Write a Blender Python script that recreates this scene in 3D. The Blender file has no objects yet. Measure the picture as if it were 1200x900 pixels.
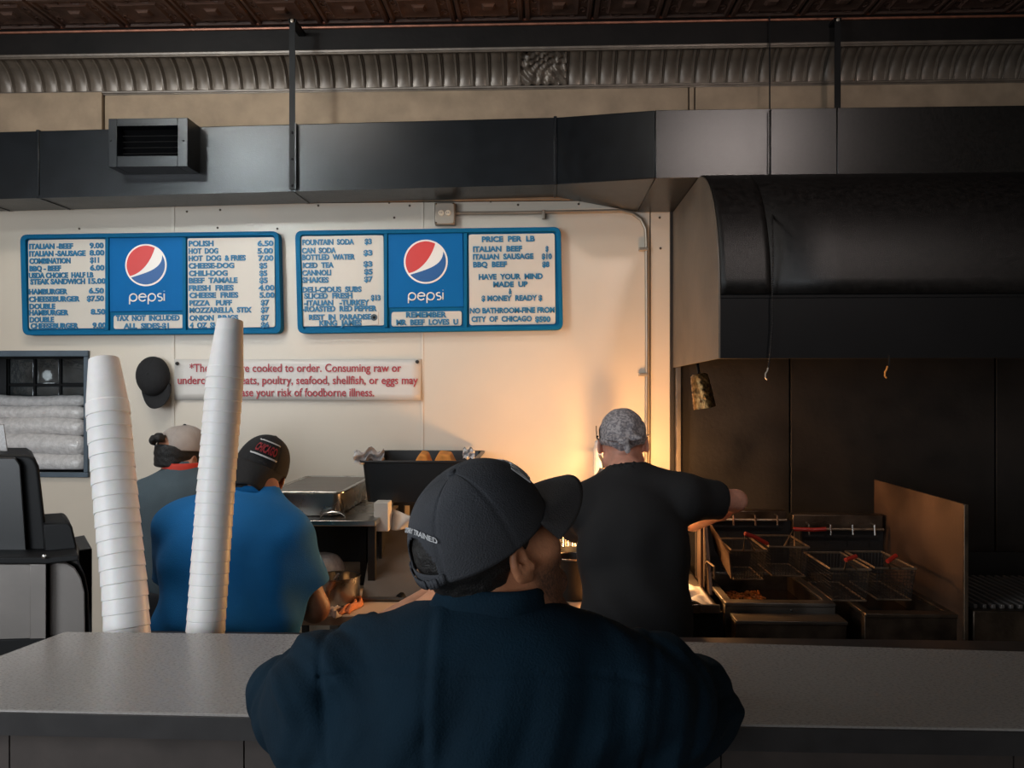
import bpy, math, random
import numpy as np
from mathutils import Vector, Matrix, Euler
PI = math.pi
random.seed(7)
S = bpy.context.scene
COL = S.collection

# ------------------------------------------------------------------ camera
CZ = 1.70
TH = math.atan(0.04)
cam_d = bpy.data.cameras.new('camera'); cam = bpy.data.objects.new('camera', cam_d); COL.objects.link(cam)
cam_d.sensor_width = 36; cam_d.lens = 30.0; cam_d.clip_start = 0.05
cam.location = (0, 0, CZ); cam.rotation_euler = (PI/2, 0, TH)
S.camera = cam

# ------------------------------------------------------------------ world, lights, exposure
w = bpy.data.worlds.new('room_air'); S.world = w; w.use_nodes = True
w.node_tree.nodes['Background'].inputs[0].default_value = (0.55, 0.62, 0.72, 1)
w.node_tree.nodes['Background'].inputs[1].default_value = 0.06
S.view_settings.view_transform = 'Standard'; S.view_settings.look = 'None'
S.view_settings.exposure = 0.10; S.view_settings.gamma = 1.0
S.view_settings.use_curve_mapping = False

def lamp(name, kind, loc, power, col, size=1.0, size_y=None, target=None, spread=None):
    d = bpy.data.lights.new(name, kind); d.energy = power; d.color = col
    if kind == 'AREA':
        d.shape = 'RECTANGLE'; d.size = size; d.size_y = size_y or size
        if spread: d.spread = spread
    else:
        d.shadow_soft_size = size
    o = bpy.data.objects.new(name, d); COL.objects.link(o); o.location = loc
    if target is not None:
        o.rotation_euler = (Vector(target)-Vector(loc)).to_track_quat('-Z', 'Y').to_euler()
    return o
lamp('window_daylight', 'AREA', (-3.35, 0.3, 2.1), 96, (0.86, 0.93, 1.0), 2.4, 1.6, (-0.9, 3.6, 1.5))
lamp('front_fill_light', 'AREA', (-1.3, -2.5, 1.7), 46, (0.86, 0.93, 1.0), 2.8, 1.3, (-0.6, 3.0, 1.3))  # unseen fill added behind the camera to lift the dark surfaces
lamp('kitchen_tube_light', 'AREA', (-1.6, 2.60, 3.30), 16, (1.0, 0.93, 0.84), 1.2, 0.25, (-1.5, 3.3, 1.2))
lamp('ceiling_fitting_light', 'AREA', (-2.10, 1.45, 3.30), 5.5, (0.85, 0.97, 1.0), 0.22, 0.22, (-1.3, 3.73, 2.6), 1.3)
lamp('ceiling_fitting_light', 'AREA', (1.22, 0.90, 3.30), 4.5, (1.0, 0.86, 0.80), 0.20, 0.20, (0.75, 3.2, 2.5), 1.2)
lamp('heat_lamp_glow', 'POINT', (0.235, 3.46, 1.15), 21, (1.0, 0.52, 0.19), 0.05)
lamp('grill_lamp_glow', 'POINT', (0.50, 3.50, 1.33), 10.0, (1.0, 0.46, 0.15), 0.05)

# ------------------------------------------------------------------ projection helpers (photograph pixel -> place in the room)
CT, ST = math.cos(TH), math.sin(TH)
def ray(px, py):
    u, v = (px-600)/1000.0, (450-py)/1000.0
    return Vector((-ST+CT*u, CT+ST*u, v))
def at(px, py, Y):
    d = ray(px, py); t = Y/d.y
    return Vector((d.x*t, Y, CZ+d.z*t))
def atz(px, py, z):
    d = ray(px, py); t = (z-CZ)/d.z
    return Vector((d.x*t, d.y*t, z))

# ------------------------------------------------------------------ materials
def mat(name, col, rough=0.6, metal=0.0, var=0.12, vscale=6.0, bump=0.0, bscale=60.0, col2=None, spec=None,
        coat=0.0, sub=0.0, emit=None, estr=0.0, trans=0.0, rvar=0.0, stretch=None, detail=6.0, alpha=1.0, thr=None):
    m = bpy.data.materials.new(name); m.use_nodes = True
    nt = m.node_tree; b = nt.nodes['Principled BSDF']; L = nt.links
    tc = nt.nodes.new('ShaderNodeTexCoord'); mp = nt.nodes.new('ShaderNodeMapping')
    L.new(tc.outputs['Object'], mp.inputs[0])
    if stretch: mp.inputs['Scale'].default_value = stretch
    n = nt.nodes.new('ShaderNodeTexNoise'); n.inputs['Scale'].default_value = vscale; n.inputs['Detail'].default_value = detail
    L.new(mp.outputs[0], n.inputs['Vector'])
    r = nt.nodes.new('ShaderNodeValToRGB'); L.new(n.outputs['Fac'], r.inputs[0])
    c = Vector(col[:3])
    c2 = Vector(col2[:3]) if col2 else c*(1-var*2)
    lo, hi = thr if thr else (0.3, 0.7)
    r.color_ramp.elements[0].position = lo; r.color_ramp.elements[1].position = hi
    r.color_ramp.elements[0].color = (*c2, 1)
    r.color_ramp.elements[1].color = (*(c if col2 else c*(1+var)), 1)
    L.new(r.outputs[0], b.inputs['Base Color'])
    b.inputs['Roughness'].default_value = rough; b.inputs['Metallic'].default_value = metal
    if rvar:
        mr = nt.nodes.new('ShaderNodeMapRange'); L.new(n.outputs['Fac'], mr.inputs[0])
        mr.inputs[1].default_value = 0.3; mr.inputs[2].default_value = 0.7
        mr.inputs[3].default_value = rough-rvar; mr.inputs[4].default_value = rough+rvar
        L.new(mr.outputs[0], b.inputs['Roughness'])
    if spec is not None: b.inputs['Specular IOR Level'].default_value = spec
    if coat: b.inputs['Coat Weight'].default_value = coat; b.inputs['Coat Roughness'].default_value = 0.2
    if sub:
        b.inputs['Subsurface Weight'].default_value = sub; b.inputs['Subsurface Radius'].default_value = (0.012, 0.005, 0.003)
        b.inputs['Subsurface Scale'].default_value = 1.0
    if emit: b.inputs['Emission Color'].default_value = (*emit, 1); b.inputs['Emission Strength'].default_value = estr
    if trans: b.inputs['Transmission Weight'].default_value = trans
    if bump:
        n2 = nt.nodes.new('ShaderNodeTexNoise'); n2.inputs['Scale'].default_value = bscale; n2.inputs['Detail'].default_value = 8
        L.new(mp.outputs[0], n2.inputs['Vector'])
        bp = nt.nodes.new('ShaderNodeBump'); bp.inputs['Strength'].default_value = bump; bp.inputs['Distance'].default_value = 0.004
        L.new(n2.outputs['Fac'], bp.inputs['Height']); L.new(bp.outputs[0], b.inputs['Normal'])
    return m
def lin(r, g, b):
    f = lambda c: (c/255/12.92) if c/255 <= 0.04045 else ((c/255+0.055)/1.055)**2.4
    return (f(r), f(g), f(b))

M = {}
M['wall'] = mat('off_white_wall_panel', lin(208, 196, 179), 0.38, var=0.03, vscale=2.2, bump=0.05, bscale=25, rvar=0.08)
M['batten'] = mat('white_batten', lin(210, 199, 183), 0.4, var=0.03)
M['plaster'] = mat('tan_plaster', lin(148, 127, 104), 0.8, var=0.12, vscale=9, bump=0.5, bscale=22)
M['tin'] = mat('painted_tin', lin(108, 97, 86), 0.36, metal=0.3, var=0.15, vscale=14, bump=0.3, bscale=40)
M['tin_dark'] = mat('dark_painted_tin', lin(22, 18, 16), 0.65, metal=0.0, spec=0.2, var=0.2, vscale=8, bump=0.4, bscale=30)
M['ceil'] = mat('brown_tin_ceiling', lin(84, 62, 52), 0.5, metal=0.2, var=0.2, vscale=10, bump=0.5, bscale=30)
M['bead'] = mat('copper_painted_bead', lin(140, 88, 66), 0.45, metal=0.4, var=0.2, vscale=20)
M['duct'] = mat('black_painted_duct', lin(11, 15, 19), 0.31, spec=0.35, var=0.15, vscale=14, bump=0.10, bscale=220, rvar=0.015)
M['duct2'] = mat('greasy_black_duct', lin(16, 15, 14), 0.32, spec=0.4, var=0.25, vscale=90, bump=0.09, bscale=500, rvar=0.02)
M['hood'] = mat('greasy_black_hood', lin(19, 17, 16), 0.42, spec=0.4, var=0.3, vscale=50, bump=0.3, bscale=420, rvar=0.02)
M['hood_side'] = mat('wall_lit_hood_side', lin(92, 82, 70), 0.5, var=0.15, vscale=5, bump=0.2, bscale=60)  # light from the wall painted in as a lighter brown base colour
M['soot'] = mat('sooty_steel', lin(30, 27, 25), 0.6, metal=0.1, var=0.3, vscale=5, bump=0.3, bscale=50, rvar=0.1)
M['black'] = mat('black_metal', lin(14, 14, 15), 0.55, spec=0.2, var=0.1)
M['steel'] = mat('stainless_steel', lin(170, 166, 160), 0.27, metal=1.0, var=0.08, vscale=7, bump=0.08, bscale=60, rvar=0.07)
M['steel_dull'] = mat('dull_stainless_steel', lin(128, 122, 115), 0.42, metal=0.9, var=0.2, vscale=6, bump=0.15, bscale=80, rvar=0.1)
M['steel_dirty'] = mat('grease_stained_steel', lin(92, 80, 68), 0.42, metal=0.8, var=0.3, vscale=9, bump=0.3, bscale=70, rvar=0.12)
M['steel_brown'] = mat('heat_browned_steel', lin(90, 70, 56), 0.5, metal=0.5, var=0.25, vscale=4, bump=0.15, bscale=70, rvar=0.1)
M['wire'] = mat('basket_wire', lin(140, 122, 102), 0.4, metal=0.75, var=0.2, vscale=30)
M['red_grip'] = mat('red_coated_grip', lin(170, 42, 30), 0.4, var=0.1)
M['counter'] = mat('grey_laminate', lin(160, 154, 149), 0.28, var=0.10, vscale=130, col2=lin(151, 145, 140), stretch=(1, 2, 1), rvar=0.03)
M['counter_edge'] = mat('dark_counter_edge', lin(54, 52, 52), 0.42, var=0.12, vscale=20)
M['counter_front'] = mat('brown_counter_front', lin(72, 64, 60), 0.5, var=0.15, vscale=12)
M['foam'] = mat('white_foam', lin(243, 238, 234), 0.42, var=0.02, vscale=40, bump=0.05, bscale=300, sub=0.15)
M['blue'] = mat('menu_board_blue_frame', lin(0, 96, 138), 0.6, spec=0.15, var=0.05)
M['blue_panel'] = mat('menu_board_blue_panel', lin(0, 98, 160), 0.6, spec=0.15, var=0.03)
M['letter'] = mat('menu_letter_blue', lin(14, 108, 150), 0.5, var=0.05)
M['board'] = mat('menu_letter_panel', lin(206, 197, 184), 0.5, var=0.03, vscale=4)
M['emblem_white'] = mat('emblem_white', lin(236, 230, 222), 0.4, var=0.01)
M['emblem_red'] = mat('emblem_red', lin(205, 48, 42), 0.4, var=0.02)
M['emblem_blue'] = mat('emblem_blue', lin(0, 82, 145), 0.4, var=0.02)
M['notice'] = mat('white_notice_board', lin(205, 199, 192), 0.4, var=0.02)
M['notice_red'] = mat('notice_red_lettering', lin(170, 38, 50), 0.5, var=0.03)
M['fabric_black'] = mat('black_cotton', lin(25, 25, 27), 0.85, var=0.1, vscale=20, bump=0.3, bscale=350)
M['cap_dark'] = mat('charcoal_cap_cotton', lin(60, 62, 67), 0.85, var=0.12, vscale=12, bump=0.5, bscale=420)
M['brim_dark'] = mat('charcoal_brim_cotton', lin(74, 72, 73), 0.85, var=0.12, vscale=12, bump=0.5, bscale=420)
M['thread'] = mat('white_embroidery', lin(205, 205, 205), 0.7, var=0.1, vscale=60)
M['navy'] = mat('navy_jacket_cloth', lin(9, 34, 48), 0.9, spec=0.2, var=0.14, vscale=8, bump=0.35, bscale=300)
M['tee_blue'] = mat('bright_blue_cotton', lin(0, 112, 182), 0.85, var=0.06, vscale=7, bump=0.3, bscale=300)
M['tee_grey'] = mat('slate_grey_cotton', lin(74, 88, 96), 0.85, var=0.08, vscale=12, bump=0.3, bscale=300)
M['tee_black'] = mat('black_tee_cotton', lin(20, 20, 22), 0.85, var=0.1, vscale=8, bump=0.3, bscale=300)
M['trouser'] = mat('dark_trouser_cloth', lin(32, 33, 38), 0.85, var=0.1)
M['shoe'] = mat('black_shoe_leather', lin(22, 22, 22), 0.5, var=0.1)
M['hair'] = mat('black_hair', lin(20, 18, 17), 0.55, var=0.2, vscale=200, bump=0.6, bscale=400)
M['cap_grey'] = mat('light_grey_cap', lin(172, 160, 152), 0.85, var=0.08, vscale=14, bump=0.4, bscale=350)
M['bandana'] = mat('grey_paisley_cotton', lin(170, 164, 164), 0.85, col2=lin(120, 116, 120), vscale=110, bump=0.5, bscale=200, thr=(0.44, 0.56))
M['red_cloth'] = mat('red_lanyard', lin(196, 52, 34), 0.7, var=0.08)
M['glass'] = mat('wavy_glass', lin(110, 116, 118), 0.12, metal=0.3, var=0.3, vscale=8, bump=1.0, bscale=22, trans=0.5)
M['frame_blue'] = mat('slate_blue_window_frame', lin(72, 86, 98), 0.5, var=0.1, vscale=10)
M['plastic_wrap'] = mat('clear_wrapped_foam', lin(212, 208, 206), 0.2, var=0.10, vscale=50, bump=1.0, bscale=110, coat=0.5)
M['white'] = mat('white_paper', lin(222, 216, 208), 0.6, var=0.05)
M['tub'] = mat('black_plastic_tub', lin(16, 17, 18), 0.4, var=0.1)
M['bread'] = mat('golden_bread', lin(224, 146, 66), 0.8, var=0.15, vscale=30, bump=0.5, bscale=90)
M['board_wood'] = mat('pale_worktop', lin(208, 178, 148), 0.5, var=0.06, vscale=6)
M['rag'] = mat('white_rag', lin(190, 176, 166), 0.9, var=0.1, vscale=30, bump=0.5, bscale=200)
M['rag_orange'] = mat('orange_rag', lin(226, 140, 92), 0.9, var=0.1, vscale=30, bump=0.5, bscale=200)
M['foil'] = mat('greasy_foil', lin(190, 150, 95), 0.32, metal=0.9, var=0.35, vscale=60, bump=1.0, bscale=90, col2=lin(40, 30, 20))
M['fries'] = mat('fried_scraps', lin(216, 128, 52), 0.6, var=0.3, vscale=60)
M['oil'] = mat('dark_fryer_oil', lin(22, 14, 8), 0.12, var=0.2)
M['galv'] = mat('grey_conduit', lin(160, 150, 136), 0.4, metal=0.5, var=0.1)
M['ivory'] = mat('ivory_socket', lin(216, 204, 182), 0.45, var=0.03)
M['floor'] = mat('brown_floor', lin(120, 106, 94), 0.5, var=0.2, vscale=3)
M['room_wall'] = mat('room_wall_paint', lin(196, 186, 174), 0.7, var=0.06)
M['recess'] = mat('dark_recess', lin(36, 36, 38), 0.7, var=0.1)
M['steel_plate'] = mat('brushed_steel_plate', lin(128, 122, 117), 0.42, metal=0.45, var=0.08, vscale=5, bump=0.05)
M['bulb'] = mat('lamp_bulb', (1, 0.7, 0.4), 0.4, emit=(1.0, 0.55, 0.2), estr=6)
M['diffuser'] = mat('lamp_diffuser', (1, 1, 1), 0.4, emit=(0.95, 0.98, 1.0), estr=3)
M['bulb_white'] = mat('far_lamp_bulb', (1, 1, 1), 0.4, emit=(0.95, 0.98, 1.0), estr=14)
M['stripe_red'] = mat('patch_red_thread', lin(150, 34, 44), 0.7, var=0.1)
M['ink'] = mat('tattoo_ink', lin(50, 60, 70), 0.6, var=0.1)
M['lens'] = mat('dark_lens', lin(14, 14, 16), 0.15)
M['blue_band'] = mat('blue_hair_band', lin(78, 106, 130), 0.7)

def skin_mat(name, col, beard=None):
    m = mat(name, col, 0.5, var=0.10, vscale=30, bump=0.25, bscale=220, sub=0.12)
    if beard:
        nt = m.node_tree; b = nt.nodes['Principled BSDF']; L = nt.links
        src = b.inputs['Base Color'].links[0].from_socket
        a = nt.nodes.new('ShaderNodeAttribute'); a.attribute_name = 'beard'
        n = nt.nodes.new('ShaderNodeTexNoise'); n.inputs['Scale'].default_value = 260
        tc = nt.nodes.new('ShaderNodeTexCoord'); L.new(tc.outputs['Object'], n.inputs['Vector'])
        mu = nt.nodes.new('ShaderNodeMath'); mu.operation = 'MULTIPLY'
        L.new(a.outputs['Fac'], mu.inputs[0]); L.new(n.outputs['Fac'], mu.inputs[1])
        mx = nt.nodes.new('ShaderNodeMix'); mx.data_type = 'RGBA'
        L.new(mu.outputs[0], mx.inputs[0]); L.new(src, mx.inputs[6]); mx.inputs[7].default_value = (*beard, 1)
        L.new(mx.outputs[2], b.inputs['Base Color'])
    return m
M['skin_customer'] = skin_mat('tan_skin', lin(204, 138, 100), lin(52, 38, 32))
M['skin_pink'] = skin_mat('pink_skin', lin(206, 148, 126))
M['skin_tan'] = skin_mat('warm_tan_skin', lin(172, 118, 90))

# ------------------------------------------------------------------ mesh helpers
class G:
    def __init__(s): s.v = []; s.f = []
    def add(s, v, f):
        n = len(s.v); s.v += [tuple(p) for p in v]; s.f += [tuple(i+n for i in q) for q in f]; return s
    def hexa(s, c):      # 8 corners: bottom 0-3 ccw, top 4-7
        return s.add(c, [(3,2,1,0),(4,5,6,7),(0,1,5,4),(1,2,6,5),(2,3,7,6),(3,0,4,7)])
    def box(s, x0, x1, y0, y1, z0, z1, R=None, o=None):
        if x0 > x1: x0, x1 = x1, x0
        if y0 > y1: y0, y1 = y1, y0
        if z0 > z1: z0, z1 = z1, z0
        c = [(x0,y0,z0),(x1,y0,z0),(x1,y1,z0),(x0,y1,z0),(x0,y0,z1),(x1,y0,z1),(x1,y1,z1),(x0,y1,z1)]
        if R is not None: c = [R @ Vector(p) + (Vector(o) if o is not None else Vector()) for p in c]
        return s.hexa(c)
    def obox(s, o, sx, sy, sz, R=None):
        R = R or Matrix.Identity(3)
        return s.box(-sx/2, sx/2, -sy/2, sy/2, -sz/2, sz/2, R, o)
    def tube(s, pts, r, n=8, closed=False, rs=None):
        pts = [Vector(p) for p in pts]; N = len(pts); v = []; f = []
        up = None
        for i, p in enumerate(pts):
            a = pts[(i-1) % N] if (closed or i > 0) else p
            b = pts[(i+1) % N] if (closed or i < N-1) else p
            t = (b-a).normalized()
            if up is None:
                up = t.orthogonal().normalized()
            up = (up - t*up.dot(t)).normalized()
            q = t.cross(up); rr = rs[i] if rs else r
            for k in range(n):
                an = 2*PI*k/n; v.append(p + up*math.cos(an)*rr + q*math.sin(an)*rr)
        for i in range(N if closed else N-1):
            j = (i+1) % N
            for k in range(n):
                l = (k+1) % n; f.append((i*n+k, i*n+l, j*n+l, j*n+k))
        if not closed:
            f.append(tuple(range(n))[::-1]); f.append(tuple((N-1)*n+k for k in range(n)))
        return s.add(v, f)
    def lathe(s, prof, c=(0,0,0), n=24, R=None, cap0=False, cap1=False):
        v = []; f = []; c = Vector(c); R = R or Matrix.Identity(3)
        for r, z in prof:
            for k in range(n):
                a = 2*PI*k/n; v.append(c + R @ Vector((r*math.cos(a), r*math.sin(a), z)))
        for i in range(len(prof)-1):
            for k in range(n):
                l = (k+1) % n; f.append((i*n+k, i*n+l, (i+1)*n+l, (i+1)*n+k))
        if cap0: f.append(tuple(range(n))[::-1])
        if cap1: f.append(tuple((len(prof)-1)*n+k for k in range(n)))
        return s.add(v, f)
    def prism(s, poly, fn):      # poly list of 2d points, fn(p, 0|1) -> 3d
        n = len(poly); v = [fn(p, 0) for p in poly]+[fn(p, 1) for p in poly]
        f = [tuple(range(n))[::-1], tuple(range(n, 2*n))]+[(i, (i+1) % n, n+(i+1) % n, n+i) for i in range(n)]
        return s.add(v, f)
    def grid(s, fn, nu, nv, th=0.0):
        v = [fn(i/nu, j/nv) for j in range(nv+1) for i in range(nu+1)]
        f = [(j*(nu+1)+i, j*(nu+1)+i+1, (j+1)*(nu+1)+i+1, (j+1)*(nu+1)+i) for j in range(nv) for i in range(nu)]
        return s.add(v, f)

def new_mesh(name, v, f):
    me = bpy.data.meshes.new(name); me.from_pydata(v, [], f); me.update(); return me
ORG = {}
def obj(name, g, m, parent=None, bevel=0.0, smooth=True, solid=0.0, angle=35, kind=None, label=None, seg=2, subd=0, origin=None):
    v = g.v
    if parent is not None: org = ORG[parent]
    elif origin is not None: org = Vector(origin)
    else:
        xs = [p[0] for p in v]; ys = [p[1] for p in v]; zs = [p[2] for p in v]
        org = Vector(((min(xs)+max(xs))/2, (min(ys)+max(ys))/2, min(zs)))
    me = new_mesh(name, [(p[0]-org[0], p[1]-org[1], p[2]-org[2]) for p in v], g.f)
    import bmesh
    bm = bmesh.new(); bm.from_mesh(me); bmesh.ops.recalc_face_normals(bm, faces=bm.faces); bm.to_mesh(me); bm.free()
    me.materials.append(m)
    if smooth:
        me.shade_smooth(); me.set_sharp_from_angle(angle=math.radians(angle))
    o = bpy.data.objects.new(name, me); COL.objects.link(o)
    if parent is not None: o.parent = parent
    else: o.location = org
    ORG[o] = org
    if solid:
        k = o.modifiers.new('thick', 'SOLIDIFY'); k.thickness = abs(solid); k.offset = 1 if solid > 0 else -1
    if subd:
        k = o.modifiers.new('sub', 'SUBSURF'); k.levels = subd; k.render_levels = subd
    if bevel:
        k = o.modifiers.new('bev', 'BEVEL'); k.width = bevel; k.segments = seg; k.limit_method = 'ANGLE'; k.angle_limit = math.radians(40)
    if kind: o['kind'] = kind
    if label: o['label'] = label
    return o
def thing(name, label, cat, loc, group=None):
    o = bpy.data.objects.new(name, None); COL.objects.link(o); o.location = loc; o.empty_display_size = 0.05
    ORG[o] = Vector(loc); o['label'] = label; o['category'] = cat
    if group: o['group'] = group
    return o
def tag(o, label, cat, group=None, kind=None):
    o['label'] = label; o['category'] = cat
    if group: o['group'] = group
    if kind: o['kind'] = kind
    return o
def struct(name, g, m, **k):
    return obj(name, g, m, kind='structure', **k)
def boxg(*a): return G().box(*a)

# text -> flat letter geometry, cached, measured
_tc = {}
def text_geo(s, bold=0.0, ext=0.02):
    key = (s, bold, ext)
    if key in _tc: return _tc[key]
    cu = bpy.data.curves.new('t', 'FONT'); cu.body = s; cu.size = 1.0; cu.extrude = ext; cu.offset = bold; cu.resolution_u = 3
    o = bpy.data.objects.new('t', cu); COL.objects.link(o)
    dg = bpy.context.evaluated_depsgraph_get()
    me = bpy.data.meshes.new_from_object(o.evaluated_get(dg))
    v = np.array([p.co[:] for p in me.vertices]); f = [tuple(p.vertices) for p in me.polygons]
    bpy.data.objects.remove(o); bpy.data.curves.remove(cu); bpy.data.meshes.remove(me)
    _tc[key] = (v, f); return v, f
def text_on(g, s, x0, x1, ybase, h, fn, bold=0.02, ext=0.02, cap=0.70):
    """letters of s run from x0 to x1, capitals h tall; fn(x, y, out) -> 3d"""
    v, f = text_geo(s, bold, ext)
    a, b = v[:, 0].min(), v[:, 0].max()
    sx = (x1-x0)/(b-a); sy = h/cap
    g.add([fn(x0+(p[0]-a)*sx, ybase+p[1]*sy, (p[2]+ext)/(2*ext) if ext else 0) for p in v], f)

# ------------------------------------------------------------------ implicit-surface modelling for bodies and cloth
def V(*a): return np.array(a, dtype=np.float32)
def ell(P, c, r, R=None):
    q = P - V(*c)
    if R is not None: q = q @ np.asarray(R, dtype=np.float32)
    q = q/V(*r); k0 = np.sqrt((q*q).sum(1))+1e-6; q2 = q/V(*r); k1 = np.sqrt((q2*q2).sum(1))+1e-6
    return k0*(k0-1)/k1
def cone(P, a, b, ra, rb):
    a = V(*a); ba = V(*b)-a; h = np.clip(((P-a) @ ba)/max(1e-9, float(ba @ ba)), 0, 1)
    d = P-a-h[:, None]*ba
    return np.sqrt((d*d).sum(1))-(ra+(rb-ra)*h)
def smin(a, b, k):
    h = np.clip(0.5+0.5*(b-a)/k, 0, 1); return b*(1-h)+a*h-k*h*(1-h)
def smax(a, b, k): return -smin(-a, -b, k)
def chain(P, pts, k=0.02, d=None):
    for (a, ra), (b, rb) in zip(pts[:-1], pts[1:]):
        c = cone(P, a, b, ra, rb); d = c if d is None else smin(d, c, k)
    return d
def noise3(P, s, seed=0):
    x, y, z = P[:, 0]*s+seed, P[:, 1]*s+1.7*seed, P[:, 2]*s-seed
    return (np.sin(x+1.3*np.sin(y*0.9+z*0.4))*np.cos(y+1.1*np.sin(z*1.1))+np.sin(z+1.2*np.sin(x*0.8)))*0.5
def polygonize(f, lo, hi, h, B=8):
    lo = np.array(lo, dtype=np.float32); hi = np.array(hi, dtype=np.float32)
    nb = np.ceil((hi-lo)/(h*B)).astype(int); n = nb*B
    cs = [lo[i]+(np.arange(nb[i])+0.5)*h*B-h*0.5 for i in range(3)]
    bc = np.stack(np.meshgrid(*cs, indexing='ij'), -1).reshape(-1, 3).astype(np.float32)
    d = f(bc); act = np.abs(d) < B*h*1.35+0.012
    D = np.repeat(np.repeat(np.repeat(np.where(d < 0, -1.0, 1.0).reshape(nb).astype(np.float32), B, 0), B, 1), B, 2)
    idx = np.argwhere(act.reshape(nb))
    off = np.stack(np.meshgrid(*[np.arange(B)]*3, indexing='ij'), -1).reshape(-1, 3)
    for k in range(0, len(idx), 400):
        ii = idx[k:k+400]; g = (ii[:, None, :]*B+off[None]).reshape(-1, 3)
        D[g[:, 0], g[:, 1], g[:, 2]] = f((lo+g*h).astype(np.float32))
    D[0] = D[-1] = 1; D[:, 0] = D[:, -1] = 1; D[:, :, 0] = D[:, :, -1] = 1
    I = D < 0
    c = [(i, j, k) for i in (0, 1) for j in (0, 1) for k in (0, 1)]
    sl = lambda A, i, j, k: A[i:A.shape[0]-1+i, j:A.shape[1]-1+j, k:A.shape[2]-1+k]
    cnt = sum(sl(I, *q).astype(np.int8) for q in c)
    cells = np.argwhere((cnt > 0) & (cnt < 8)); num = -np.ones(cnt.shape, dtype=np.int64)
    num[cells[:, 0], cells[:, 1], cells[:, 2]] = np.arange(len(cells))
    acc = np.zeros((len(cells), 3), np.float32); w_ = np.zeros(len(cells), np.float32)
    for ax in range(3):
        for a in (0, 1):
            for b_ in (0, 1):
                o0 = [0, 0, 0]; oth = [q for q in range(3) if q != ax]; o0[oth[0]] = a; o0[oth[1]] = b_
                p0 = cells+np.array(o0); p1 = p0.copy(); p1[:, ax] += 1
                d0 = D[p0[:, 0], p0[:, 1], p0[:, 2]]; d1 = D[p1[:, 0], p1[:, 1], p1[:, 2]]
                m = (d0 < 0) != (d1 < 0); t = np.where(m, d0/np.where(m, d0-d1, 1), 0)
                q = p0.astype(np.float32); q[:, ax] += t
                acc += q*m[:, None]; w_ += m
    vts = lo+acc/w_[:, None]*h
    faces = []
    for ax in range(3):
        u, v_ = [(1, 2), (2, 0), (0, 1)][ax]
        s0 = [slice(1, -1)]*3; s1 = [slice(1, -1)]*3; s0[ax] = slice(0, -1); s1[ax] = slice(1, None)
        A, Bm = I[tuple(s0)], I[tuple(s1)]
        for flip in (False, True):
            e = np.argwhere((A & ~Bm) if not flip else (~A & Bm))
            for q in range(3):
                if q != ax: e[:, q] += 1
            q4 = []
            for (du, dv) in ((-1, -1), (0, -1), (0, 0), (-1, 0)):
                p = e.copy(); p[:, u] += du; p[:, v_] += dv
                q4.append(num[p[:, 0], p[:, 1], p[:, 2]])
            q4 = np.stack(q4, 1)
            if flip: q4 = q4[:, ::-1]
            faces.append(q4)
    faces = np.concatenate(faces); faces = faces[(faces >= 0).all(1)]
    return vts, faces
def sdf_obj(name, f, lo, hi, h, m, parent, smooth=4, xf=None, label=None, attr=None, tagd=None):
    v, q = polygonize(f, lo, hi, h)
    av = attr(v) if attr else None
    if xf is not None:
        Rm = np.array(xf.to_3x3(), dtype=np.float32); v = v @ Rm.T + np.array(xf.translation, dtype=np.float32)
    org = ORG[parent] if parent is not None else Vector((float(v[:, 0].mean()), float(v[:, 1].mean()), float(v[:, 2].min())))
    v = v-np.array(org, dtype=np.float32)
    me = bpy.data.meshes.new(name); me.vertices.add(len(v)); me.vertices.foreach_set('co', v.astype(np.float32).ravel())
    me.loops.add(len(q)*4); me.loops.foreach_set('vertex_index', q.astype(np.int32).ravel())
    me.polygons.add(len(q)); me.polygons.foreach_set('loop_start', np.arange(len(q), dtype=np.int32)*4)
    me.update(calc_edges=True); me.validate(); me.shade_smooth()
    if av is not None:
        a = me.attributes.new('beard', 'FLOAT', 'POINT'); a.data.foreach_set('value', av.astype(np.float32))
    me.materials.append(m)
    o = bpy.data.objects.new(name, me); COL.objects.link(o)
    if parent is not None: o.parent = parent
    else: o.location = org
    ORG[o] = org
    if smooth:
        k = o.modifiers.new('soft', 'SMOOTH'); k.iterations = smooth; k.factor = 0.5
    if label: o['label'] = label
    return o
# ================================================================== the setting
WY = 4.0                                   # the back wall
XL, XR, YF = -3.5, 3.2, -2.6
ZC = 3.35
struct('floor', boxg(XL, XR, YF, 4.6, -0.1, 0), M['floor'])
struct('wall_left', boxg(XL-0.1, XL, YF, 4.6, 0, ZC), M['room_wall'])
struct('wall_right', boxg(XR, XR+0.1, YF, 4.6, 0, ZC), M['room_wall'])
struct('wall_front', boxg(XL, XR, YF-0.1, YF, 0, ZC), M['room_wall'])

# back wall with the opening of the pass-through window
wx0, wx1 = -3.0, at(100, 480, WY).x
wz0, wz1 = at(50, 553, WY).z, at(50, 418, WY).z
zt = at(400, 238, WY).z                    # top of the white panels
xe = at(786, 300, WY).x                    # end of the white wall
g = G()
for b in ((XL, wx0, 0, ZC), (wx1, XR, 0, ZC), (wx0, wx1, 0, wz0), (wx0, wx1, wz1, ZC)):
    g.box(b[0], b[1], WY+0.012, WY+0.10, b[2], b[3])
wall_back = struct('wall_back', g, M['recess'])
s1, s2 = at(203, 400, WY).x, at(495, 400, WY).x
gp = 0.003
gA = G()
for b in ((XL, wx0, 0, zt), (wx1, s1-gp, 0, zt), (wx0, wx1, 0, wz0), (wx0, wx1, wz1, zt)):
    gA.box(b[0], b[1], WY, WY+0.012, b[2], b[3])
obj('wall_panel', gA, M['wall'], wall_back)
obj('wall_panel', boxg(s1+gp, s2-gp, WY, WY+0.012, 0, zt), M['wall'], wall_back)
s3 = at(762, 400, WY).x
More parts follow.
